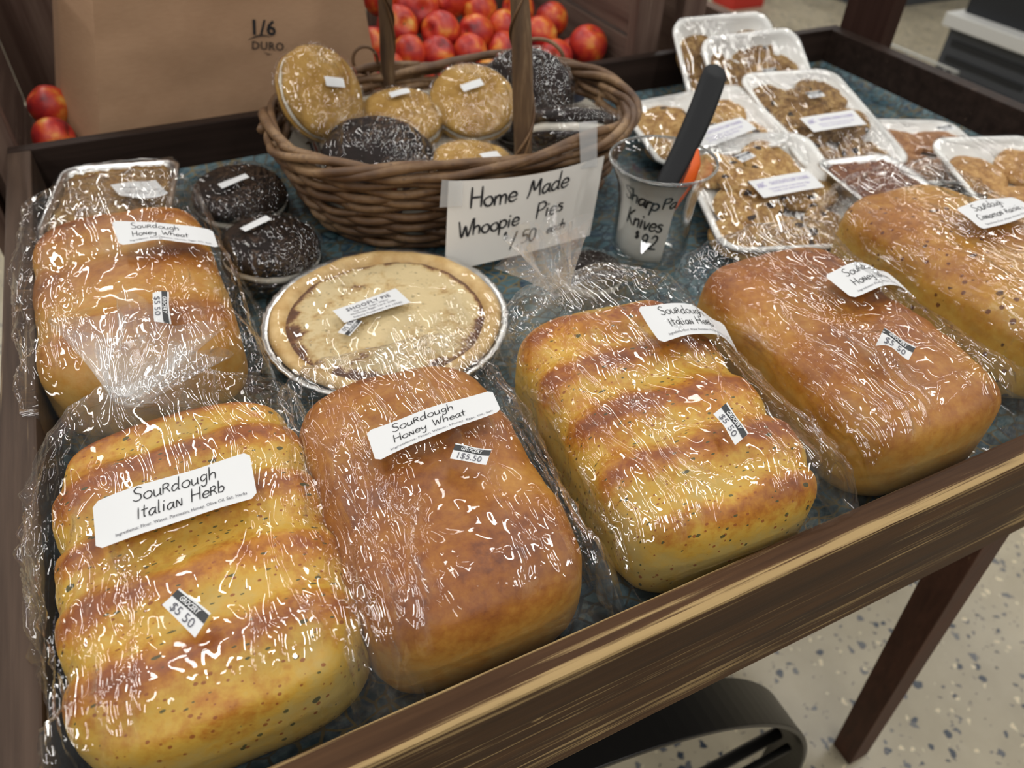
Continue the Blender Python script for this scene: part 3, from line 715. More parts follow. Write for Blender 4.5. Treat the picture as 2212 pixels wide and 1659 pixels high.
def whoopie(name, label, loc, rot, dark=False, Rd=0.052, th=0.042, seed=1, sticker=None, dome=1.0, group=None, tape=False):
    r = thing(name, label, 'pie', loc, rot, group)
    m = M_choc if dark else M_gold
    hh = th / 2; g = 0.011
    def wob(V):
        V = V.copy(); k = 1 + 0.05 * fbm(V, 26, 3, seed)[:, None]; V[:, :2] *= k; V[:, 2] += 0.0022 * fbm(V, 40, 3, seed * 2); return V
    up = [(0.0005, hh)] + [(Rd * math.sin(t) ** 0.8 if dome > .9 else Rd * math.sin(t) ** .62, g / 2 + (hh - g / 2) * math.cos(t) ** (0.75)) for t in np.linspace(0.05, math.pi / 2, 22)] + [(Rd * .97, g / 2 - .0005), (Rd * .8, g / 2 - .001)]
    lathe('top_cake', up[::-1], m, r, 72, wob=wob)
    lathe('bottom_cake', [(q, -z) for q, z in up], m, r, 72, wob=wob)
    lathe('cream_filling', [(Rd * .6, g / 2), (Rd * .93, g / 2 + .001), (Rd * .985, 0.0), (Rd * .93, -g / 2 - .001), (Rd * .6, -g / 2)][::-1], M_cream, r, 72, wob=wob)
    sh_ = [(0.0005, hh + .0022)] + [((Rd + .0035) * math.sin(t) ** .62, (hh + .0022) * math.cos(t) ** .75) for t in np.linspace(.05, math.pi - .05, 44) if math.cos(t) >= 0] 
    sh_ += [(q, -z) for q, z in sh_[::-1]]
    def wob2(V):
        V = V.copy(); k = 1 + 0.05 * fbm(V, 26, 3, seed)[:, None] + 0.035 * np.clip(1 - np.abs(fbm(V, 35, 2, seed * 3.3))[:, None] * 3, 0, 1) ** 2; V[:, :2] *= k; V[:, 2] += 0.0022 * fbm(V, 40, 3, seed * 2) + np.sign(V[:, 2]) * 0.0018 * np.clip(1 - np.abs(fbm(V, 60, 2, seed)) * 3, 0, 1); return V
    o = lathe('plastic_wrap', sh_[::-1], M_wrap_dark, r, 84, wob=wob2)
    if sticker:
        sx, sy, sa, wd, hg = sticker; ca, sa_ = math.cos(sa), math.sin(sa)
        q = [(sx + (i * wd / 2) * ca - (j * hg / 2) * sa_, sy + (i * wd / 2) * sa_ + (j * hg / 2) * ca, 0) for i, j in ((-1, 1), (1, 1), (1, -1), (-1, -1))]
        S_ = Sheet(*q, nu=8, nv=6); S_.drape(BVHTree.FromObject(o, bpy.context.evaluated_depsgraph_get()), 0.0008, 2)
        S_.obj('price_sticker', M_paper, r)
    return r
GW = 'whoopie pies in the basket'
whoopie('whoopie_pie', 'golden whoopie pie propped upright at the left end of the basket', (0.335, 0.715, 0.065), (R(58), R(16), R(22)), seed=3, Rd=.056, sticker=(0.004, 0.006, -.05, .028, .011), group=GW)
whoopie('whoopie_pie', 'flat golden whoopie pie lying between the upright one and the black one', (0.433, 0.710, 0.018), (R(16), R(-4), 0), seed=5, Rd=.053, sticker=(0.006, 0.022, .05, .026, .011), group=GW)
whoopie('whoopie_pie', 'golden whoopie pie tilted towards the front with a dark spot, left of the handle', (0.527, 0.700, 0.030), (R(30), R(-4), R(-6)), seed=8, Rd=.056, sticker=(0.0, 0.008, .2, .03, .011), group=GW)
whoopie('whoopie_pie', 'black chocolate whoopie pie at the front left rim of the basket', (0.372, 0.618, 0.010), (R(16), R(8), R(-12)), True, seed=9, Rd=.068, th=.070, group=GW)
whoopie('whoopie_pie', 'golden whoopie pie lying low right behind the sign', (0.477, 0.580, 0.002), (R(8), R(3), R(15)), seed=12, Rd=.053, th=.036, sticker=(0.012, -0.012, -.1, .026, .012), group=GW)
whoopie('whoopie_pie', 'black chocolate whoopie pie at the back right rim of the basket', (0.612, 0.716, 0.020), (R(44), R(-20), R(-20)), True, seed=14, Rd=.066, th=.056, group=GW)
whoopie('whoopie_pie', 'black chocolate whoopie pie showing white cream, behind the tape strip', (0.613, 0.588, 0.024), (R(-24), R(18), R(10)), True, seed=16, Rd=.060, th=.052, group=GW)
GD = 'chocolate whoopie pies on the tray cloth'
whoopie('whoopie_pie', 'black chocolate whoopie pie on the cloth beside the crumb-topped loaf pan', (0.214, 0.680, CL + .030), (R(6), 0, 0), True, seed=21, Rd=.055, th=.058, sticker=(-.004, -.010, .35, .036, .009), group=GD)
whoopie('whoopie_pie', 'black chocolate whoopie pie between the bagged honey wheat loaf and the basket', (0.222, 0.548, CL + .030), (R(4), R(5), R(10)), True, seed=24, Rd=.053, th=.058, sticker=(-.010, .012, .35, .036, .009), group=GD)
whoopie('whoopie_pie', 'black chocolate whoopie pie half hidden in front of the knife jar', (0.533, 0.388, CL + .018), (0, 0, 0), True, seed=27, Rd=.036, th=.034, group=GD)

# ------------------------------------------------------------------ basket
def wicker():
    t = NT('wicker_twig'); o = t.obj(); a = t.noise(22, o, 4); b = t.noise(160, o, 4)
    col = t.ramp(a, [(0.3, (0.060, 0.026, 0.010)), (0.5, (0.135, 0.070, 0.030)), (0.7, (0.27, 0.165, 0.082))])
    col = t.mix(t.rng(b, 0.55, 0.75), col, (0.09, 0.05, 0.028))
    t.P(Base_Color=col, Roughness=0.55, Normal=t.bump(b, 0.5, 0.0012)); return t.m
M_wick = wicker()
def bark():
    t = NT('handle_bark'); o = t.obj(); a = t.noise(1.0, t.map((90, 90, 9), o), 5); b = t.noise(25, o, 3)
    col = t.ramp(a, [(0.3, (0.045, 0.024, 0.012)), (0.55, (0.13, 0.075, 0.036)), (0.75, (0.25, 0.165, 0.09))])
    col = t.mix(t.rng(b, .5, .8), col, (0.08, 0.045, 0.025)); t.P(Base_Color=col, Roughness=0.6, Normal=t.bump(a, 0.7, 0.002)); return t.m
M_bark = bark()
def basket():
    cx, cy = 0.482, 0.648
    r = thing('wicker_basket', 'brown twig basket with a tall branch handle holding whoopie pies', 'basket', (cx, cy, CL), (0, 0, -0.08))
    Hh = 0.112; rows = 12; ns = 22
    def ring(th, k):  # k 0..1 bottom to rim
        a = 0.178 + 0.044 * k ** 0.8; b = 0.122 + 0.032 * k ** 0.8
        return spow(np.cos(th), 0.86) * a, spow(np.sin(th), 0.86) * b
    A = Acc(); rs = np.random.RandomState(5)
    th = np.linspace(0, 2 * np.pi, 241)
    for i in range(rows):
        k = (i + 0.5) / rows
        x, y = ring(th, k); nrm = np.c_[np.cos(th), np.sin(th)]
        osc = 0.0046 * np.cos(th * ns / 2 + np.pi * i)
        off = th * 0 + rs.uniform(0, 50)
        p3 = np.c_[np.cos(th) * 1.2, np.sin(th) * 1.2, th * 0]
        dz = 0.0060 * fbm(p3, 1.3, 2, rs.uniform(0, 60)); dr = 0.002 * fbm(p3, 1.6, 2, rs.uniform(0, 60))
        rad = 0.0051 * (1 + 0.35 * fbm(p3, 1.1, 2, rs.uniform(0, 60)))
        A.tube(np.c_[x + nrm[:, 0] * (osc + dr), y + nrm[:, 1] * (osc + dr), 0.006 + Hh * 0.93 * k + dz], rad, 7, False)
    for j in range(ns):
        t0 = 2 * np.pi * (j + .5) / ns; kk = np.linspace(0, 1.0, 16)
        x = np.array([ring(np.array([t0]), q)[0][0] for q in kk]); y = np.array([ring(np.array([t0]), q)[1][0] for q in kk])
        A.tube(np.c_[x, y, 0.003 + Hh * kk], 0.0034, 6)
    A.obj('woven_wall', M_wick, r)
    # base
    A = Acc()
    for q in np.linspace(0.08, 1, 12):
        x, y = ring(th[::4], 0); A.tube(np.c_[x * q, y * q, np.full(len(x), 0.004)], 0.0042, 6, False)
    A.obj('base', M_wick, r)
    # rim: intertwined thick twigs
    A = Acc()
    for m in range(4):
        a0 = rs.uniform(0, 6.28); p3 = np.c_[np.cos(th) * 1.5, np.sin(th) * 1.5, th * 0 + m * 3]
        x, y = ring(th, 1.0); ph = th * (5 if m % 2 else 4) + m * np.pi / 2
        dr = 0.0075 * np.cos(ph) + 0.006 * fbm(p3, 1.2, 2, m * 7.7); dz = 0.007 * np.sin(ph) + 0.007 * fbm(p3, 1.0, 2, m * 9.3 + 4)
        rad = 0.0052 * (1 + 0.35 * fbm(p3, 0.8, 2, m * 3.1))
        s = int(rs.uniform(0, 240)); idx = (np.arange(241 - 14) + s) % 240
        A.tube(np.c_[x + np.cos(th) * dr, y + np.sin(th) * dr, Hh + 0.001 + dz][idx], rad[idx], 8)
    # a stray loop of vine at the back
    tt = np.linspace(0, 2 * np.pi * 1.1, 40)
    A.tube(np.c_[-0.075 + 0.016 * np.cos(tt), 0.152 + 0.003 * np.sin(tt * .5), Hh + 0.016 + 0.017 * np.sin(tt)], 0.0022, 6)
    tt = np.linspace(0, np.pi, 30)
    A.tube(np.c_[0.165 + 0.026 * np.cos(tt) , 0.125 - 0.02 * np.cos(tt), Hh + 0.006 + 0.024 * np.sin(tt)], 0.0028, 6)
    A.obj('rim', M_wick, r)
    # handle
    f = np.array([0.042, -0.135]); bk = np.array([-0.050, 0.153])
    t = np.linspace(0, 1, 90); hgt = 0.34
    z = np.interp(t, [0, .30, .5, .70, 1], [0.01, 0.30, 0.335, 0.30, 0.01])
    zz = 0.012 + hgt * (1 - np.abs(2 * t - 1) ** 3.2); s = 0.5 - 0.5 * np.sign(1 - 2 * t) * np.abs(1 - 2 * t) ** 0.42
    wv = 0.004 * pn(np.c_[t * 9, t * 0, t * 0])
    P_ = np.c_[f[0] + (bk[0] - f[0]) * s + wv, f[1] + (bk[1] - f[1]) * s, zz]
    rad = 0.0098 * (1 + 0.22 * fbm(np.c_[t * 14, t * 0, t * 0], 1.0, 2)) * np.where(t < .25, 1.12 - .3 * t, 0.98)
    A = Acc(); A.tube(P_, rad, 14)
    A.obj('handle', M_bark, r)
    def wrap(i0, i1, turns, ph, rr=0.0015):
        q = np.linspace(i0, i1, 70); pts = np.c_[[np.interp(q, np.arange(90), P_[:, k]) for k in range(3)]].T; a = np.linspace(0, turns * 2 * np.pi, 70) + ph
        R_ = np.interp(q, np.arange(90), rad) + 0.001
        A = Acc(); A.tube(pts + np.c_[np.cos(a) * R_, np.sin(a) * R_, a * 0], rr, 6); A.obj('vine_binding', M_wick, r)
    wrap(3, 16, 1.2, 3.6); wrap(2, 8, 1.0, 1.0, .0017); wrap(75, 87, 1.4, 2); wrap(78, 88, .8, 4)
    # striped liner cloth (lies in the basket)
    t = NT('striped_cloth'); o = t.obj(); sep = t.n('ShaderNodeSeparateXYZ', {0: t.map((1, 1, 1), o, rot=(0, 0, R(-35)))})
    wv_ = t.math('FRACT', t.math('MULTIPLY', sep.outputs['X'], 14.0))
    col = t.ramp(wv_, [(0, (0.55, 0.51, 0.43)), (0.60, (0.55, 0.51, 0.43)), (0.605, (0.05, 0.055, 0.08)), (0.66, (0.05, 0.055, 0.08)), (0.665, (0.55, 0.51, 0.43)), (0.70, (0.55, 0.51, 0.43)), (0.705, (0.33, 0.07, 0.06)), (0.75, (0.33, 0.07, 0.06)), (0.755, (0.55, 0.51, 0.43)), (0.8, (0.05, 0.055, 0.08)), (0.86, (0.05, 0.055, 0.08)), (0.865, (0.55, 0.51, 0.43))])
    for e in [n_ for n_ in t.t.nodes if n_.type == 'VALTORGB']: e.color_ramp.interpolation = 'CONSTANT'
    t.P(Base_Color=col, Roughness=0.85)
    nr, na = 24, 120; V = []; tha = np.linspace(0, 2 * np.pi, na, endpoint=False)
    for i in range(nr):
        k = i / (nr - 1); x, y = ring(tha, sm(np.array([max(0, (k - .7) / .3)]))[0] * .8)
        q = min(1, k / .72) * 0.95; V.append(np.c_[x * q, y * q, np.full(na, 0.012 + 0.075 * sm(np.array([(k - .72) / .28]))[0])])
    V = np.concatenate(V); V[:, 2] += 0.006 * fbm(V, 18, 3, 2) + 0.028 * np.exp(-((V[:, 0] - .04) ** 2 + (V[:, 1] + .02) ** 2) / .006) ; V[:, :2] *= (1 + 0.02 * fbm(V, 24, 2, 9))[:, None]
    o = mesh_obj('basket_liner', V, gridf(nr, na, True), t.m); o.location = (cx, cy, CL + Z0); o.rotation_euler.z = -0.08
    tag(o, 'cream cloth with navy and red stripes lining the wicker basket', 'cloth')
basket()

def tape_mat():
    t = NT('clear_tape'); tr = t.n('ShaderNodeBsdfTransparent'); p = t.n('ShaderNodeBsdfGlossy', {'Roughness': .3}); d = t.n('ShaderNodeBsdfDiffuse', {'Color': (.75, .77, .78, 1)})
    m1 = t.n('ShaderNodeMixShader', {0: .42, 1: tr.outputs[0], 2: d.outputs[0]}); m2 = t.n('ShaderNodeMixShader', {0: .1, 1: m1.outputs[0], 2: p.outputs[0]}); t.t.links.new(m2.outputs[0], t.out.inputs[0]); return t.m
M_tape = tape_mat()
def sign():
    loc = (0.51, 0.50, 0.0)
    r = thing('price_sign', 'handwritten white Home Made Whoopie Pies sign taped to the basket rim', 'sign', loc)
    TL, TR, BR, BL = (0.4075, 0.486, 0.046), (0.600, 0.487, 0.039), (0.578, 0.466, -0.049), (0.3905, 0.463, -0.050)
    def fn(G, u, v):
        G = G.copy(); G[..., 1] -= 0.006 * np.sin(np.pi * u) * (0.4 + v) ; G[..., 2] -= 0.004 * np.sin(np.pi * u) * v; return G
    sh = Sheet(*to_local(loc, 0, [TL, TR, BR, BL]), nu=24, nv=14, W=.19, H=.105, fn=fn)
    sh.obj('paper', M_card, r)
    P = [hand('Home', .0225, .026, .0725, .0027, R(3), .06, False, .04, .0, 2), hand('Made', .0225, .092, .0765, .0027, R(4), .12, False, .04, -.03, 3),
         hand('Whoopie', .0195, .014, .0385, .0026, R(4), .08, False, .04, .0, 4), hand('Pies', .0205, .108, .0455, .0026, R(4), .1, False, .04, .0, 5),
         hand('$', .010, .070, .0245, .0020, R(4)), hand('1', .022, .079, .0105, .0026, R(2), .12), hand('.', .02, .0865, .0125, .0036), hand('50', .0165, .0925, .0155, .0026, R(4), .12, False, .03, -.04, 6), hand('each', .0125, .125, .0205, .0021, R(6), .25, False, .03, .0, 7)]
    sh.letters(P, M_ink, r, .0005)
    def strip(q):
        s = Sheet(*to_local(loc, 0, q), nu=6, nv=6); s.obj('tape_strip', M_tape, r)
    strip([(0.567, 0.496, 0.080), (0.592, 0.498, 0.077), (0.588, 0.4815, 0.030), (0.566, 0.481, 0.032)])
    strip([(0.400, 0.486, 0.049), (0.422, 0.4815, 0.045), (0.418, 0.4745, 0.020), (0.394, 0.480, 0.021)])
sign()

# ------------------------------------------------------------------ knife jar
def glass_mat():
    t = NT('clear_glass'); nm = None
    lw = t.n('ShaderNodeLayerWeight', {'Blend': 0.5}); fr = t.math('ADD', t.math('MULTIPLY', t.math('POWER', lw.outputs['Facing'], 3.0), 0.9), 0.06, clamp=True)
    tr = t.n('ShaderNodeBsdfTransparent', {'Color': (0.985, 0.992, 0.99, 1)}); gl = t.n('ShaderNodeBsdfGlossy', {'Roughness': 0.02})
    m = t.n('ShaderNodeMixShader', {0: fr, 1: tr.outputs[0], 2: gl.outputs[0]}); t.t.links.new(m.outputs[0], t.out.inputs[0]); return t.m
M_glass = glass_mat()
M_bead = simple('glass_bead', (.85, .88, .88), .06, Transmission_Weight=.85, IOR=1.45)
def jar():
    cx, cy = 0.635, 0.424; loc = (cx, cy, CL)
    r = thing('glass_jar', 'flared clear glass jar holding the paring knives', 'jar', loc)
    out = [(0.002, 0.0), (0.036, 0.0), (0.042, 0.004), (0.0445, 0.016), (0.0435, 0.045), (0.0435, 0.075), (0.047, 0.093), (0.053, 0.108), (0.0580, 0.1175), (0.0590, 0.1195)]
    inn = [(0.0568, 0.1195), (0.0510, 0.107), (0.0445, 0.094), (0.0410, 0.075), (0.0412, 0.045), (0.0420, 0.016), (0.036, 0.009), (0.002, 0.008)]
    lathe('glass_body', out + inn, M_glass, r, 96)
    tt = np.linspace(0, 2 * np.pi, 97); A = Acc(); A.tube(np.c_[.0583 * np.cos(tt), .0583 * np.sin(tt), np.full(97, .1198)], .0016, 8, False); A.obj('rim_bead', M_bead, r)
    # paper inside
    p = thing('paper_insert', 'curled white Sharp Paring Knives price note inside the glass jar', 'sign', loc)
    Wd = 0.083; Hh = 0.1045; a0 = -3.55; nu, nv = 40, 16
    sh = Sheet((0, 0, 0), (Wd, 0, 0), (Wd, 0, 0), (0, 0, 0), nu=nu, nv=nv, W=Wd, H=Hh)
    pr = np.array(inn[::-1])
    for i in range(nv):
        z = 0.0095 + i / (nv - 1) * Hh
        rad = np.interp(z, pr[1:, 1], pr[1:, 0]) - 0.0012
        for j in range(nu):
            a = a0 + 1.93 * j / (nu - 1) - 0.22 * (1 - i / (nv - 1)) * (j / (nu - 1))
            zz = z + (0.006 if i == nv - 1 and j < 3 else 0)
            sh.G[i, j] = (rad * math.cos(a), rad * math.sin(a), zz)
    sh.obj('paper', M_card, p)
    Pp = [hand('Sharp', .0185, .0175, .0755, .0027, R(-7), .05, False, .04, .0, 2), hand('Pa', .0145, .0670, .0725, .0024, R(4), .1, False, .04, 0, 3),
          hand('Knives', .0185, .0245, .046, .0027, R(-3), .05, False, .04, .0, 4), hand('$', .009, .042, .030, .0030, 0), hand('9', .018, .0495, .020, .0026, R(0), .1), hand('.', .017, .0595, .0215, .0036), hand('2', .017, .0625, .0205, .0026, 0, .1)]
    sh.letters(Pp, M_ink, p, .0005)
    # black knife
    a = Vector((0.600, 0.390, -0.035)); b = Vector((0.731, 0.478, 0.1265))
    k = thing('paring_knife', 'black-handled knife leaning out of the glass jar', 'knife', tuple(a))
    d = (b - a); L = d.length; zax = d.normalized(); vdir = Vector((0.145, -0.191, 0.42)) - (a + b) / 2; xax = zax.cross(vdir).normalized(); yax = zax.cross(xax) * -1
    yax = zax.cross(xax)
    nn, ns_ = 60, 20; V = []
    for i in range(nn):
        t = i / (nn - 1); s0 = 0.34 + 0.66 * t
        wdt = np.interp(t, [0, .06, .5, .85, .95, .985, 1], [.0112, .0125, .0145, .0146, .0130, .009, .0005]); thk = np.interp(t, [0, .5, .9, 1], [.006, .007, .006, .001])
        ctr = Vector((0, 0, 0)) + zax * (L * s0) + xax * (0.006 * math.sin(t * 2.6) - 0.004)
        for m in range(ns_):
            an = 2 * math.pi * m / ns_; c_, s_ = math.cos(an), math.sin(an)
            V.append(ctr + xax * (wdt * spow(np.array(c_), .7)) + yax * (thk * spow(np.array(s_), .7)))
    mesh_obj('handle', V, gridf(nn, ns_, True) + [tuple(range(ns_))[::-1]], simple('black_plastic', (0.008, 0.009, 0.011), 0.5, Specular_IOR_Level=0.25), k)
    bl = []
    for s_, wd_ in ((.0, .0008), (.06, .006), (.2, .0085), (.42, .0085)):
        for sx in (-1, 1): bl.append(zax * (L * s_) + xax * wd_ * sx + xax * .0)
    Vb = [q + yax * .0007 for q in bl] + [q - yax * .0007 for q in bl]
    Fb = []
    for i in range(3): Fb += [(2 * i, 2 * i + 1, 2 * i + 3, 2 * i + 2), (8 + 2 * i, 8 + 2 * i + 2, 8 + 2 * i + 3, 8 + 2 * i + 1), (2 * i, 2 * i + 2, 8 + 2 * i + 2, 8 + 2 * i), (2 * i + 1, 8 + 2 * i + 1, 8 + 2 * i + 3, 2 * i + 3)]
    mesh_obj('blade', Vb, Fb, simple('steel', (.6, .6, .62), .25, Metallic=1.0), k, False)
    # orange knife, mostly below the rim
    o = thing('paring_knife', 'short bright orange knife handle tip inside the glass jar', 'knife', (0.634, 0.418, -0.045))
    V = []; nn = 40; ax = Vector((0.050, 0.010, 0.103)); L2 = ax.length; az = ax.normalized(); axx = az.cross(vdir).normalized(); ay = az.cross(axx)
    for i in range(nn):
        t = i / (nn - 1); wd_ = np.interp(t, [0, .3, .7, .88, 1], [.004, .006, .0135, .0105, .0006]); thk = np.interp(t, [0, .8, 1], [.005, .005, .0006])
        for m in range(ns_):
            an = 2 * math.pi * m / ns_; V.append(az * (L2 * t) + axx * (wd_ * math.cos(an)) + ay * (thk * math.sin(an)))
    mesh_obj('handle', V, gridf(nn, ns_, True) + [tuple(range(ns_))[::-1]], simple('orange_plastic', (0.85, 0.13, 0.012), 0.4), o)
    mesh_obj('slot', [az * (L2 * .55) + axx * .0012 - ay * .0052, az * (L2 * .55) - axx * .0012 - ay * .0052, az * (L2 * .84) - axx * .0003 - ay * .0052, az * (L2 * .84) + axx * .0003 - ay * .0052] + [az * (L2 * .55) + axx * .0012 + ay * .0052, az * (L2 * .55) - axx * .0012 + ay * .0052, az * (L2 * .84) - axx * .0003 + ay * .0052, az * (L2 * .84) + axx * .0003 + ay * .0052], [(0, 1, 2, 3), (7, 6, 5, 4), (0, 4, 5, 1), (1, 5, 6, 2), (2, 6, 7, 3), (3, 7, 4, 0)], M_ink, o, False)
jar()

# ------------------------------------------------------------------ cookie packs
def rrect(W_, L_, r_, n=15):
    pts = []
    for cx_, cy_, a0 in ((1, 1, 0), (-1, 1, 90), (-1, -1, 180), (1, -1, 270)):
        for k in range(n):
            a = R(a0 + 90 * k / (n - 1)); pts.append((cx_ * (W_ / 2 - r_) + r_ * math.cos(a), cy_ * (L_ / 2 - r_) + r_ * math.sin(a)))
    P = np.array(pts); out = []
    for i in range(len(P)):
        q = P[(i + 1) % len(P)]; d = np.linalg.norm(q - P[i]); m = max(1, int(d / 0.012)) if d > .02 else 1
        for k in range(m): out.append(P[i] + (q - P[i]) * k / m)
    return np.array(out)
def loops_mesh(name, W_, L_, r_, prof, mat, parent, disp=None):
    """prof: list of (inset, z); insets beyond the half width scale towards the centre"""
    base = rrect(W_, L_, r_); V = []; hw = min(W_, L_) / 2
    for ins, z in prof:
        s = np.c_[base[:, 0] * (1 - ins / (W_ / 2)), base[:, 1] * (1 - ins / (L_ / 2))] if ins <= hw * .55 else base * (1 - ins / hw)
        V.append(np.c_[s, np.full(len(base), z)])
    V = np.concatenate(V)
    if disp: V = disp(V)
    return mesh_obj(name, V, gridf(len(prof), len(base), True), mat, parent)
def cookie_mat(name, c, chip, lump):
    t = NT(name); o = t.obj(); a = t.noise(75, o, 4, .6); b = t.noise(240, o, 3, .65)
    col = t.ramp(t.math('ADD', t.math('MULTIPLY', a, .6), t.math('MULTIPLY', b, .4)), [(0.36, c[0]), (0.5, c[1]), (0.62, c[2])])
    d = t.vor(58, o); cc = t.n('ShaderNodeSeparateColor', {0: t.vor(58, o, 'F1', 'Color')})
    if chip:
        k = t.math('MULTIPLY', t.math('GREATER_THAN', cc.outputs[0], chip[1]), t.math('LESS_THAN', t.math('ADD', d, t.math('MULTIPLY', b, .2)), .42)); col = t.mix(k, col, chip[0])
    t.P(Base_Color=col, Roughness=.6, Normal=t.bump(t.math('ADD', a, b), .6, lump)); return t.m
M_ck = {'choc': cookie_mat('chocolate_chip_cookie', ((.20, .085, .018), (.40, .22, .06), (.58, .39, .15)), ((.03, .015, .010), .66), .004),
        'oat': cookie_mat('oatmeal_cookie', ((.085, .038, .009), (.24, .125, .034), (.46, .30, .11)), ((.014, .010, .010), .80), .006),
        'mol': cookie_mat('molasses_cookie', ((.16, .06, .018), (.30, .13, .042), (.44, .24, .10)), None, .003),
        'sug': cookie_mat('brown_sugar_cookie', ((.23, .10, .022), (.40, .205, .058), (.56, .34, .12)), None, .004)}
def cookie_geo(kind, seed):
    Rc = 0.041; th = 0.017
    prof = [(0.0004, th)] + [(Rc * math.sin(t) ** .6, th * .30 + th * .70 * math.cos(t) ** .8) for t in np.linspace(.06, math.pi / 2, 26)] + [(Rc * .97, th * .12), (Rc * .9, 0), (.0004, 0)]
    n = 84; a = np.linspace(0, 2 * np.pi, n, endpoint=False); V = np.concatenate([np.c_[r_ * np.cos(a), r_ * np.sin(a), np.full(n, z)] for r_, z in prof])
    lump = {'choc': .0034, 'oat': .0062, 'mol': .0022, 'sug': .0032}[kind]
    k = 1 + .07 * fbm(V, 22, 2, seed); V[:, 0] *= k; V[:, 1] *= k
    V[:, 2] += (lump * fbm(V, 85 if kind == 'oat' else 55, 3, seed * 2) + .003 * fbm(V, 20, 2, seed)) * (V[:, 2] > .003)
    me = bpy.data.meshes.new('cookie'); me.from_pydata(V.tolist(), [], gridf(len(prof), n, True, True)); me.polygons.foreach_set('use_smooth', [True] * len(me.polygons)); me.materials.append(M_ck[kind]); return me
CK = {k: [cookie_geo(k, s) for s in (3.1, 7.7, 12.3)] for k in M_ck}
def cookie_pack(label, kind, loc, rot, W_, L_, spots, lab=None, title=None, price=None, seed=0, hgt=0.026):
    r = thing('cookie_pack', label, 'cookies', loc, rot, 'cookie packs on white foam trays')
    loops_mesh('foam_tray', W_, L_, .030, [(.075, .0), (.022, .0), (.018, .002), (.004, hgt - .005), (-.001, hgt - .0035), (-.001, hgt), (.0045, hgt), (.0075, hgt - .003), (.021, .0055), (.026, .004), (.075, .004)], M_foam, r)
    rn = random.Random(seed)
    for i, (x, y, z, tx, ty) in enumerate(spots):
        c = bpy.data.objects.new('cookie', CK[kind][i % 3]); C.objects.link(c); c.parent = r; c.location = (x, y, .0045 + z); c.rotation_euler = (R(tx), R(ty), rn.uniform(0, 6)); s_ = rn.uniform(.95, 1.06); c.scale = (s_, s_, s_)
    def dsp(V):
        V = V.copy(); e = np.clip(1 - np.maximum(np.abs(V[:, 0]) / (W_ / 2), np.abs(V[:, 1]) / (L_ / 2)), 0, 1); up = V[:, 2] > hgt
        V[:, 2] += up * (0.010 * sm(e / .5) + .0014 * fbm(V, 16, 2, seed + 2) * sm(e / .2) + 0.0013 * np.clip(1 - np.abs(fbm(V * np.array([1, .5, 1]), 38, 2, seed + 9)) * 3, 0, 1)); return V
    o = loops_mesh('plastic_wrap', W_, L_, .030, [(.03, -.0006), (.021, -.0006), (.0165, .002), (.0015, hgt - .006), (-.0025, hgt - .002), (-.0022, hgt + .0008), (.001, hgt + .0022)] + [(q, hgt + .003) for q in np.linspace(.006, min(W_, L_) / 2 * .998, 26)], M_wrap, r, dsp)
    bvh = BVHTree.FromPolygons([v.co for v in o.data.vertices], [tuple(p.vertices) for p in o.data.polygons])
    def mk(q, nu, nv):
        s = Sheet(*q, nu=nu, nv=nv); s.drape(bvh, .0008, 2); return s
    def rect(cx_, cy_, a, w2, h2):
        ca, sa = math.cos(a), math.sin(a); return [(cx_ + i * w2 / 2 * ca - j * h2 / 2 * sa, cy_ + i * w2 / 2 * sa + j * h2 / 2 * ca, 0) for i, j in ((-1, 1), (1, 1), (1, -1), (-1, -1))]
    if lab:
        s = mk(rect(*lab, .088, .036), 14, 8); lb = s.obj('name_label', M_paper, r)
        s.letters([prnt(title, .0095, .052, .021, 0, 0, True, 1, .056)] + [prnt('ABC', .013, .012, .019, R(12), 0, True, 1, .015, .4)] + [prnt('Ingredients: Flour, Sugar, Butter, Eggs', .0042, .046, .013, 0, 0, True, 1, .058), prnt('Vanilla, Salt, Baking Soda', .0042, .042, .0075, 0, 0, True, 1, .048)], M_purple, lb, .0004)
    if price:
        price_sticker(r, mk(rect(*price, .026, .015), 8, 6).G[[-1, -1, 0, 0], [0, -1, -1, 0]], '$4.25')
    return r

CN = 'cookie packs'
cookie_pack('chocolate chip cookie pack at the front, right of the glass jar', 'choc', (.826, .448, CL + .014), (R(6), 0, R(-19)), .195, .250,
            [(.030, .070, .002, 14, 4), (-.050, .060, 0, 6, -4), (.048, -.010, .006, 10, 10), (-.034, -.030, .006, 6, 2), (.050, -.085, .004, 20, 14), (-.012, -.092, .004, 8, 0), (-.060, -.085, 0, 0, 0), (-.02, .015, .010, 10, 0)],
            (.010, -.022, R(13)), 'CHOCOLATE CHIP COOKIES', (-.022, .042, R(30)), 1)
cookie_pack('chocolate chip cookie pack behind the black knife handle', 'choc', (.862, .632, CL + .018), (R(1), R(-8), R(-15)), .190, .200,
            [(-.045, .045, 0, 4, 0), (.045, .040, .002, 4, 8), (-.050, -.030, .002, 4, -4), (.040, -.040, .0, 10, 4), (-.008, -.008, .009, 8, 0)], (.002, -.064, R(12)), 'CHOCOLATE CHIP COOKIES', (.016, .012, R(20)), 2)
cookie_pack('oatmeal raisin cookie pack in the middle, with purple-print label', 'oat', (1.022, .572, CL + .026), (R(10), 0, R(-13)), .162, .245,
            [(.036, .066, .004, 8, 4), (-.040, .060, .002, 6, -6), (.034, -.010, .004, 12, 8), (-.040, -.016, .003, 6, 0), (.034, -.082, .002, 8, 4), (-.040, -.084, .0, 4, 0), (-.018, .030, .010, 10, 0)],
            (-.006, -.036, R(6)), 'OATMEAL RAISIN COOKIES', (-.002, .030, R(6)), 3)
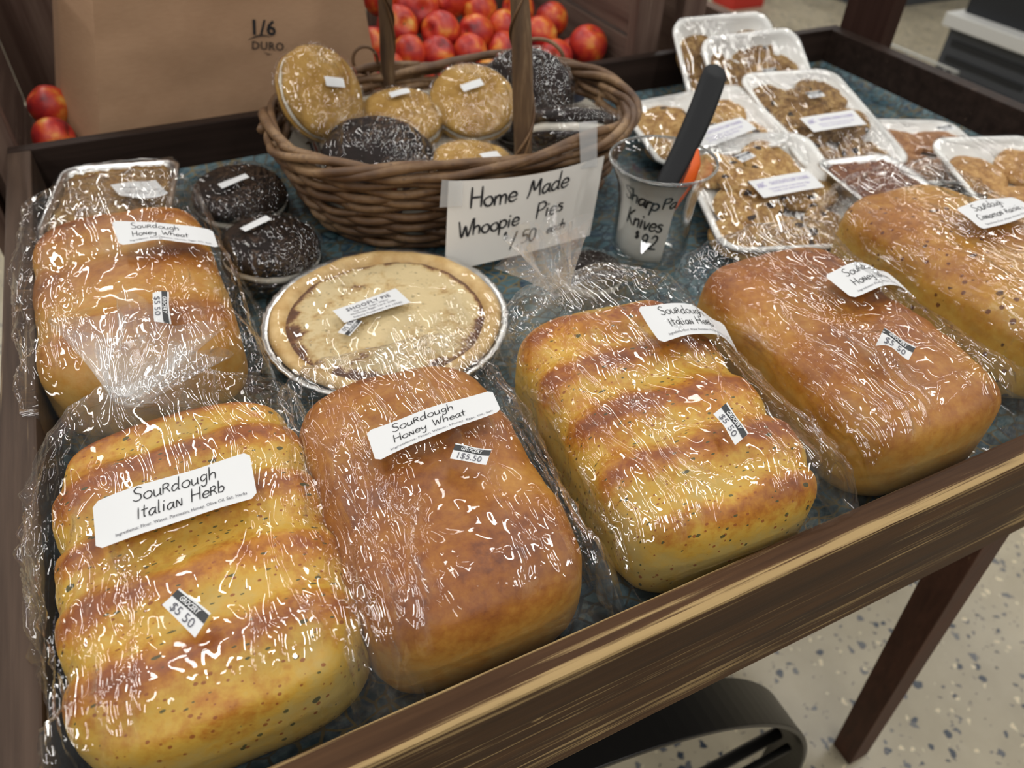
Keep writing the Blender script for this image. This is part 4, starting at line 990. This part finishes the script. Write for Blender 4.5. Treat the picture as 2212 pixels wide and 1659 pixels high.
cookie_pack('oatmeal raisin cookie pack tilted up, in front of the rearmost pack', 'oat', (1.042, .736, -.032), (R(38), 0, R(-4)), .186, .160,
            [(-.046, .006, .002, 6, 0), (.044, .008, .002, 4, 4), (-.040, -.040, .002, 6, 0), (.044, -.042, .002, 4, 0), (.0, -.010, .008, 8, 0)], None, None, (.002, -.002, R(2)), 4)
cookie_pack('rearmost oatmeal raisin cookie pack leaning on the back rail', 'oat', (1.012, .786, -.014), (R(42), 0, R(-7)), .180, .150,
            [(-.044, .010, .002, 4, 0), (.044, .010, .002, 4, 0), (-.044, -.05, .0, 0, 0), (.044, -.05, .0, 0, 0)], None, None, None, 5)
cookie_pack('brown molasses cookie pack against the right rail, under the sugar cookie pack', 'mol', (1.142, .462, CL), (0, 0, R(-24)), .150, .205,
            [(-.034, .045, 0, 4, 0), (.036, .050, .002, 6, 4), (-.036, -.030, 0, 0, 0), (.036, -.034, 0, 0, 0)], None, None, (.030, .034, R(20)), 6)
cookie_pack('brown sugar cookie pack at the right frame edge beside the right rail', 'sug', (1.128, .316, CL + .020), (R(8), 0, R(-19)), .158, .215,
            [(-.034, .040, .002, 8, -4), (.040, .050, .004, 4, 4), (-.010, -.030, .006, 8, 4), (.044, -.040, .004, 4, 0), (-.048, -.075, 0, 0, 0)], None, None, (.030, .035, R(14)), 7)

# ------------------------------------------------------------------ foil pans with wrapped cakes
def crumb_mat(name, cs):
    t = NT(name); a = t.noise(95, None, 4, .65); b = t.noise(260, None, 3, .6)
    t.P(Base_Color=t.ramp(t.math('ADD', t.math('MULTIPLY', a, .65), t.math('MULTIPLY', b, .35)), [(.34, cs[0]), (.5, cs[1]), (.64, cs[2])]), Roughness=.6, Normal=t.bump(t.math('ADD', a, b), .8, .004)); return t.m
def foil_cake(label, cat, loc, rot, W_, L_, H_, mat, dome, seed, lab=None):
    r = thing('foil_pan_cake', label, cat, loc, rot)
    loops_mesh('foil_pan', W_, L_, .018, [(.05, 0), (.016, 0), (.014, .002), (.003, H_ - .003), (-.003, H_ - .002), (-.0045, H_), (-.003, H_ + .0012), (.001, H_ + .0006), (.004, H_ - .003), (.016, .004), (.05, .004)], M_foil, r)
    def d1(V):
        V = V.copy(); V[:, 2] += (V[:, 2] > H_ - .006) * (.007 * fbm(V, 85, 3, seed) + .004 * fbm(V, 15, 2, seed + 4)); return V
    loops_mesh('cake', W_, L_, .018, [(.014, .01), (.0055, H_ - .008), (.007, H_ - .003)] + [(q, H_ - .002 + dome * sm(np.array([(q - .006) / (min(W_, L_) * .34)]))[0]) for q in np.linspace(.010, min(W_, L_) / 2 * .998, 34)], mat, r, d1)
    def d2(V):
        V = V.copy(); V[:, 2] += (V[:, 2] > H_) * (.004 * fbm(V, 15, 2, seed + 4) + .002 * np.clip(1 - np.abs(fbm(V, 34, 2, seed + 1)) * 3, 0, 1) ** 2); return V
    o = loops_mesh('plastic_wrap', W_, L_, .018, [(.012, -.0005), (.0, H_ - .006), (-.006, H_), (-.004, H_ + .0025)] + [(q, H_ + .0035 + dome * sm(np.array([(q + .004) / (min(W_, L_) * .34)]))[0]) for q in np.linspace(.004, min(W_, L_) / 2 * .998, 34)], M_wrap, r, d2)
    if lab:
        bvh = BVHTree.FromPolygons([v.co for v in o.data.vertices], [tuple(p.vertices) for p in o.data.polygons])
        s = Sheet(*to_local(loc, rot[2], lab), nu=12, nv=8); s.drape(bvh, .0008, 2); lb = s.obj('name_label', M_paper, r)
        s.letters([prnt('Bread', .006, .008, .024), prnt('Flour, Sugar, Pumpkin', .0042, .008, .017), prnt('Eggs, Oil, Salt', .0042, .008, .011)], M_print, lb)
    return r
foil_cake('crumb-topped bread in a wrapped foil pan in the back left tray corner', 'cake', (.078, .706, CL), (0, 0, R(-12)), .128, .165, .050, crumb_mat('crumb_top', ((.085, .04, .012), (.24, .125, .035), (.42, .26, .075))), .016, 4,
          [(0.0816, 0.6909, 0.005), (0.1286, 0.6953, 0.005), (0.1381, 0.65, 0.005), (0.0894, 0.6568, 0.005)])
foil_cake('reddish brown cake in a wrapped foil pan between the oatmeal and sugar cookie packs', 'cake', (.938, .372, CL), (0, 0, R(-10)), .104, .128, .058, crumb_mat('brown_cake', ((.07, .022, .012), (.16, .055, .025), (.28, .13, .05))), .010, 9)

# ------------------------------------------------------------------ kraft bag behind the tray
def kraft():
    t = NT('kraft_paper'); o = t.obj(); a = t.noise(7, o, 4); b = t.noise(1.0, t.map((90, 90, 400), o), 3)
    col = t.ramp(t.math('ADD', t.math('MULTIPLY', a, .7), t.math('MULTIPLY', b, .3)), [(.3, (.35, .205, .115)), (.7, (.46, .29, .175))])
    t.P(Base_Color=col, Roughness=.75, Normal=t.bump(a, .25, .006)); return t.m
M_kraft = kraft()
def paper_bag():
    loc = (.27, .905, -.09)
    r = thing('paper_bag', 'large brown kraft grocery bag standing behind the back rail', 'bag', loc)
    Hh = .40
    P1 = np.array([.078, .885]); P2 = np.array([.462, .897]); Pg = np.array([.036, .962]); P3 = np.array([.470, 1.03]); P0 = np.array([.030, 1.03])
    def line(a, b, n): return np.array([a + (b - a) * i / n for i in range(n)])
    loop = np.concatenate([line(P1, P2, 30), line(P2, P3, 10), line(P3, P0, 30), line(P0, Pg, 6), line(Pg, P1, 8)]) - np.array(loc[:2])
    nz = 40; V = []
    for i in range(nz):
        z = Hh * i / (nz - 1); k = i / (nz - 1)
        L = loop.copy(); L[:30, 1] += .004 * np.sin(np.linspace(0, np.pi, 30)) * (1 - k) * 1.5; uu = np.clip((L[:, 0] + loc[0] - .03) / .44, 0, 1); L[:, 0] += (.31 * (1 - uu) - .10 * uu) * (z - .08)
        V.append(np.c_[L, np.full(len(L), z)])
    V = np.concatenate(V); n3 = np.c_[V[:, 0] * .6, V[:, 1], V[:, 2]]
    V[:, 1] += .004 * fbm(n3, 9, 2, 3) + .0015 * fbm(n3, 30, 2, 5)
    me = mesh_obj('paper_body', V, gridf(nz, len(loop), True) + [tuple(range(len(loop)))[::-1]], M_kraft, r)
    md = me.modifiers.new('e', 'EDGE_SPLIT'); md.split_angle = R(25)
    lc = np.array(loc)
    zc = lambda z: z
    a = np.array([.280, .8835, .105]) - lc; bq = np.array([.340, .8855, .105]) - lc
    sh = Sheet(a + [0, 0, .0], bq + [0, 0, .0], bq - [0, 0, .048], a - [0, 0, .048], nu=6, nv=6, W=.060, H=.048)
    bvh = BVHTree.FromPolygons([Vector(q) for q in V], [tuple(map(int, f)) for f in gridf(nz, len(loop), True)])
    for i in range(6):
        for j in range(6):
            h = bvh.ray_cast(Vector((sh.G[i, j, 0], -.2, sh.G[i, j, 2])), Vector((0, 1, 0)))
            if h[0] is not None: sh.G[i, j, 1] = h[0].y - .0006
    sh.letters([prnt('1/6', .026, .030, .026, R(-9), .0006, True, 1.05, .030)], M_ink, r, .0003, 'size_print')
    arc1 = np.array([(.006 + .030 * t, .019 + .006 * math.sin(t * 2.4)) for t in np.linspace(0, 1, 14)]); arc2 = np.array([(.026 + .024 * t, .0035 - .004 * math.sin(t * 3.0)) for t in np.linspace(0, 1, 14)])
    parts = [prnt('DURO', .0145, .031, .0065, R(-10), .0003, True, 1.08, .042)]
    for ar in (arc1, arc2):
        th = .0012 * np.sin(np.linspace(.2, np.pi - .1, 14)); vv = np.empty((28, 2)); vv[0::2] = ar + np.c_[th * 0, th]; vv[1::2] = ar - np.c_[th * 0, th]
        ca, sa = math.cos(R(-8)), math.sin(R(-8)); c0 = np.array([.03, .011]); vv = (vv - c0) @ np.array([[ca, sa], [-sa, ca]]) + c0
        parts.append((vv, [(2 * k, 2 * k + 1, 2 * k + 3, 2 * k + 2) for k in range(13)]))
    sh.letters(parts, simple('faded_ink', (.045, .030, .022), .7), r, .0003, 'logo_print')
paper_bag()

# ------------------------------------------------------------------ nectarine crate
def crate():
    r = thing('wooden_crate', 'weathered wooden display crate full of nectarines behind the tray', 'crate', (.42, 1.1, -Z0))
    ox, oy = .42, 1.1
    def B(n, x0, x1, y0, y1, z0, z1, m=M_crate): return boxes(n, [(x0 - ox, x1 - ox, y0 - oy, y1 - oy, cz(z0), cz(z1))], m, r, .002)
    for k in range(4):
        z0 = -.24 + k * .128
        B('left_board', -.062, -.046, .890, 1.32, z0, z0 + .122, M_crate_y)
        B('right_board', .886, .902, .890, 1.32, z0 + .006, z0 + .128, M_crate_y)
    B('front_left_post', -.046, -.018, .862, .890, -.26, .27); B('outer_left_post', -.085, -.062, .862, .90, -.26, .27)
    B('front_right_post', .884, .932, .862, .888, -.26, .27)
    for k in range(9):
        x0 = -.046 + k * .1036
        B('back_board', x0, x0 + .099, 1.32, 1.336, -.24, .28)
    B('bottom_board', -.05, .89, .87, 1.33, -.16, -.14, M_crate_y)
    B('front_board', -.05, .89, .864, .876, -.16, -.07, M_crate_y)
    for x in (-.055, .895):
        for y in (.90, 1.30): B('crate_leg', x - .02, x + .02, y - .02, y + .02, -Z0, -.16)
crate()
p = thing('side_panel', 'low brown wooden bin wall right of the nectarine crate', 'bin wall', (1.12, 1.05, -Z0))
boxes('panel_board', [(-.010, .010, -.17, .30, cz(-.30), cz(-.14)), (-.010, .010, -.17, .30, cz(-.135), cz(.022))], M_crate_y, p, .002)
boxes('panel_foot', [(-.012, .012, -.16, -.12, 0, cz(-.30)), (-.012, .012, .25, .29, 0, cz(-.30))], M_crate, p, .002)
boxes('panel_post', [(-.145, -.100, -.185, -.160, 0, cz(.20))], M_crate, p, .002)
boxes('panel_cross_board', [(-.100, -.010, -.175, -.160, cz(-.2), cz(.018))], M_crate, p, .002)

def nectarine_mesh(k):
    n, m_ = 44, 40; V = []
    for i in range(n):
        t = math.pi * i / (n - 1)
        for j in range(m_):
            a = 2 * math.pi * j / m_
            rr = math.sin(t); z = math.cos(t)
            dim = .20 * math.exp(-(t / .30) ** 2) + .05 * math.exp(-((math.pi - t) / .22) ** 2) * -1
            seam = 1 - .055 * math.exp(-(((a + math.pi) % (2 * math.pi) - math.pi) / .22) ** 2) * math.sin(t)
            V.append((rr * math.cos(a) * seam, rr * math.sin(a) * seam, (z - dim) * (.96 + .03 * k)))
    return V, gridf(n, m_, True)
def nect_mat():
    t = NT('nectarine_skin'); o = t.obj(); v = t.n('ShaderNodeVectorMath', {0: o, 1: t.n('ShaderNodeCombineXYZ', {0: t.math('MULTIPLY', t.rand(), 40.0)}).outputs[0]}, operation='ADD').outputs[0]
    a = t.noise(1.0, v, 3, .5); b = t.noise(22, v, 3)
    m = t.math('ADD', a, t.math('MULTIPLY', t.math('SUBTRACT', b, .5), .15))
    col = t.ramp(m, [(.30, (.16, .012, .02)), (.44, (.42, .022, .018)), (.56, (.56, .06, .018)), (.64, (.68, .20, .03)), (.74, (.75, .42, .09))])
    t.P(Base_Color=col, Roughness=.42); return t.m
M_nec = nect_mat()
NV, NF = nectarine_mesh(1)
n_me = None
rn = random.Random(4)
def nectarine(x, y, z, rad, label, grp, rot=None):
    global n_me
    if n_me is None:
        o = mesh_obj('nectarine', NV, NF, M_nec); n_me = o.data
        st = lathe('stem_end', [(.001, .80), (.05, .80), (.07, .775), (.10, .77)], simple('stem_scar', (.13, .075, .02), .8), o, 12)
        nectarine.st = st
    else:
        o = bpy.data.objects.new('nectarine', n_me); C.objects.link(o)
        s2 = nectarine.st.copy(); C.objects.link(s2); s2.parent = o
    o.location = (x, y, z + Z0); o.scale = (rad,) * 3
    o.rotation_euler = rot or (rn.uniform(-1.3, 1.3), rn.uniform(-1.3, 1.3), rn.uniform(0, 6.28))
    tag(o, label, 'fruit', grp)
HEAP = [(0.539, 1.03, 0.03, 0.033), (0.584, 1.062, 0.044, 0.038), (0.605, 1.01, 0.021, 0.032), (0.689, 1.046, 0.037, 0.03), (0.662, 0.998, 0.016, 0.03), (0.648, 1.068, 0.052, 0.031), (0.539, 0.976, 0.006, 0.028), (0.582, 0.967, 0.002, 0.028), (0.637, 0.964, 0.0, 0.028), (0.717, 1.004, 0.018, 0.028), (0.695, 0.96, -0.001, 0.027), (0.771, 0.979, 0.007, 0.03), (0.778, 0.932, -0.016, 0.029), (0.494, 0.952, -0.005, 0.027), (0.535, 1.09, 0.06, 0.032), (0.461, 0.92, -0.015, 0.027), (0.758, 1.037, 0.033, 0.028), (0.592, 0.923, -0.02, 0.027), (0.66, 0.920, -0.02, 0.028), (0.533, 0.920, -0.022, 0.027),
        (.74, .917, -.022, .027), (.62, 1.12, .07, .030), (.70, 1.11, .055, .029), (.49, 1.01, .012, .029), (.82, 1.03, .012, .029), (.835, .975, -.03, .026), (.63, 1.045, .0, .028), (.72, 1.06, .0, .028), (.57, 1.01, -.02, .028), (.68, 1.0, -.03, .028), (.78, 1.01, -.03, .028), (.61, .965, -.045, .027), (.72, .965, -.045, .027)]
nectarine(0.847, 0.945, -0.008, 0.033, 'lone bright red nectarine beside the right wall of the crate, stem up', 'nectarines in the crate', (R(18), R(-8), 1.0))
for q in HEAP: nectarine(*q, 'red and yellow nectarine in the heap behind the basket', 'nectarines in the crate')
nectarine(0.025, 0.968, 0.002, 0.027, 'upper of two nectarines left of the kraft paper bag', 'nectarines in the crate')
nectarine(0.021, 0.916, -0.020, 0.026, 'lower of two nectarines left of the kraft paper bag', 'nectarines in the crate')

# ------------------------------------------------------------------ store behind: refrigerated case, carton, wire basket
r = thing('display_case', 'dark store display case with white bumper ledge and black grilles in the far background', 'case', (3.2, 2.0, -Z0))
def B(n, x0, x1, y0, y1, z0, z1, m): return boxes(n, [(x0, x1, y0 - 2.0, y1 - 2.0, cz(z0), cz(z1))], m, r, .004)
M_blk = simple('black_panel', (.010, .012, .016), .4); M_gry = simple('grey_panel', (.05, .055, .065), .45); M_wht = simple('white_ledge', (.55, .55, .53), .4)
B('cabinet_body', .02, 1.0, .6, 1.93, -.46, .6, M_blk)
B('bumper_ledge', -.05, .35, .6, 1.96, -.505, -.455, M_wht)
for k in range(3):
    y0 = .62 + k * .45
    f = B('grille', -.0, .04, y0, y0 + .43, -.80, -.51, M_gry)
    boxes('grille_slot', [(-.004, .004, y0 + .03 - 2.0, y0 + .40 - 2.0, cz(-.76 + q * .06), cz(-.735 + q * .06)) for q in range(4)], M_blk, f, 0)
B('kick_plate', .06, .9, .6, 1.93, -Z0, -.80, M_blk)
r = thing('display_case', 'second store display case with a white top beyond the black one', 'case', (4.3, 4.2, -Z0))
boxes('cabinet_body', [(0, 1.0, -.9, 1.2, 0, cz(-.50))], M_gry, r, .004); boxes('white_top', [(-.05, 1.0, -.95, 1.2, cz(-.50), cz(-.46))], M_wht, r, .004)
r = thing('red_carton', 'red carton on the floor beyond the cookie packs, blurred', 'carton', (3.62, 3.72, -Z0))
M_red = simple('red_card', (.50, .03, .02), .5)
boxes('carton_body', [(-.12, .12, -.1, .1, 0, .30)], M_red, r, .004); boxes('carton_top_band', [(-.121, .121, -.101, .101, .20, .26)], simple('blue_card', (.05, .04, .12), .5), r, .002)
r = thing('wire_basket', 'pale wire basket on the floor beyond the canopy post, blurred', 'basket', (2.75, 1.95, -Z0))
A = Acc()
for z in (.02, .18, .34):
    c = [(-.25, -.25, z), (.25, -.25, z), (.25, .25, z), (-.25, .25, z), (-.25, -.25, z)]
    for a, b in zip(c[:-1], c[1:]): A.tube([a, b], .005, 6)
A.obj('hoop_wires', simple('pale_wire', (.45, .45, .42), .4), r)
A = Acc()
for q in np.linspace(-.25, .25, 9):
    for a in ((q, -.25), (q, .25), (-.25, q), (.25, q)): A.tube([(*a, .0), (*a, .34)], .003, 5)
A.obj('upright_wires', simple('pale_wire_thin', (.40, .40, .38), .4), r)
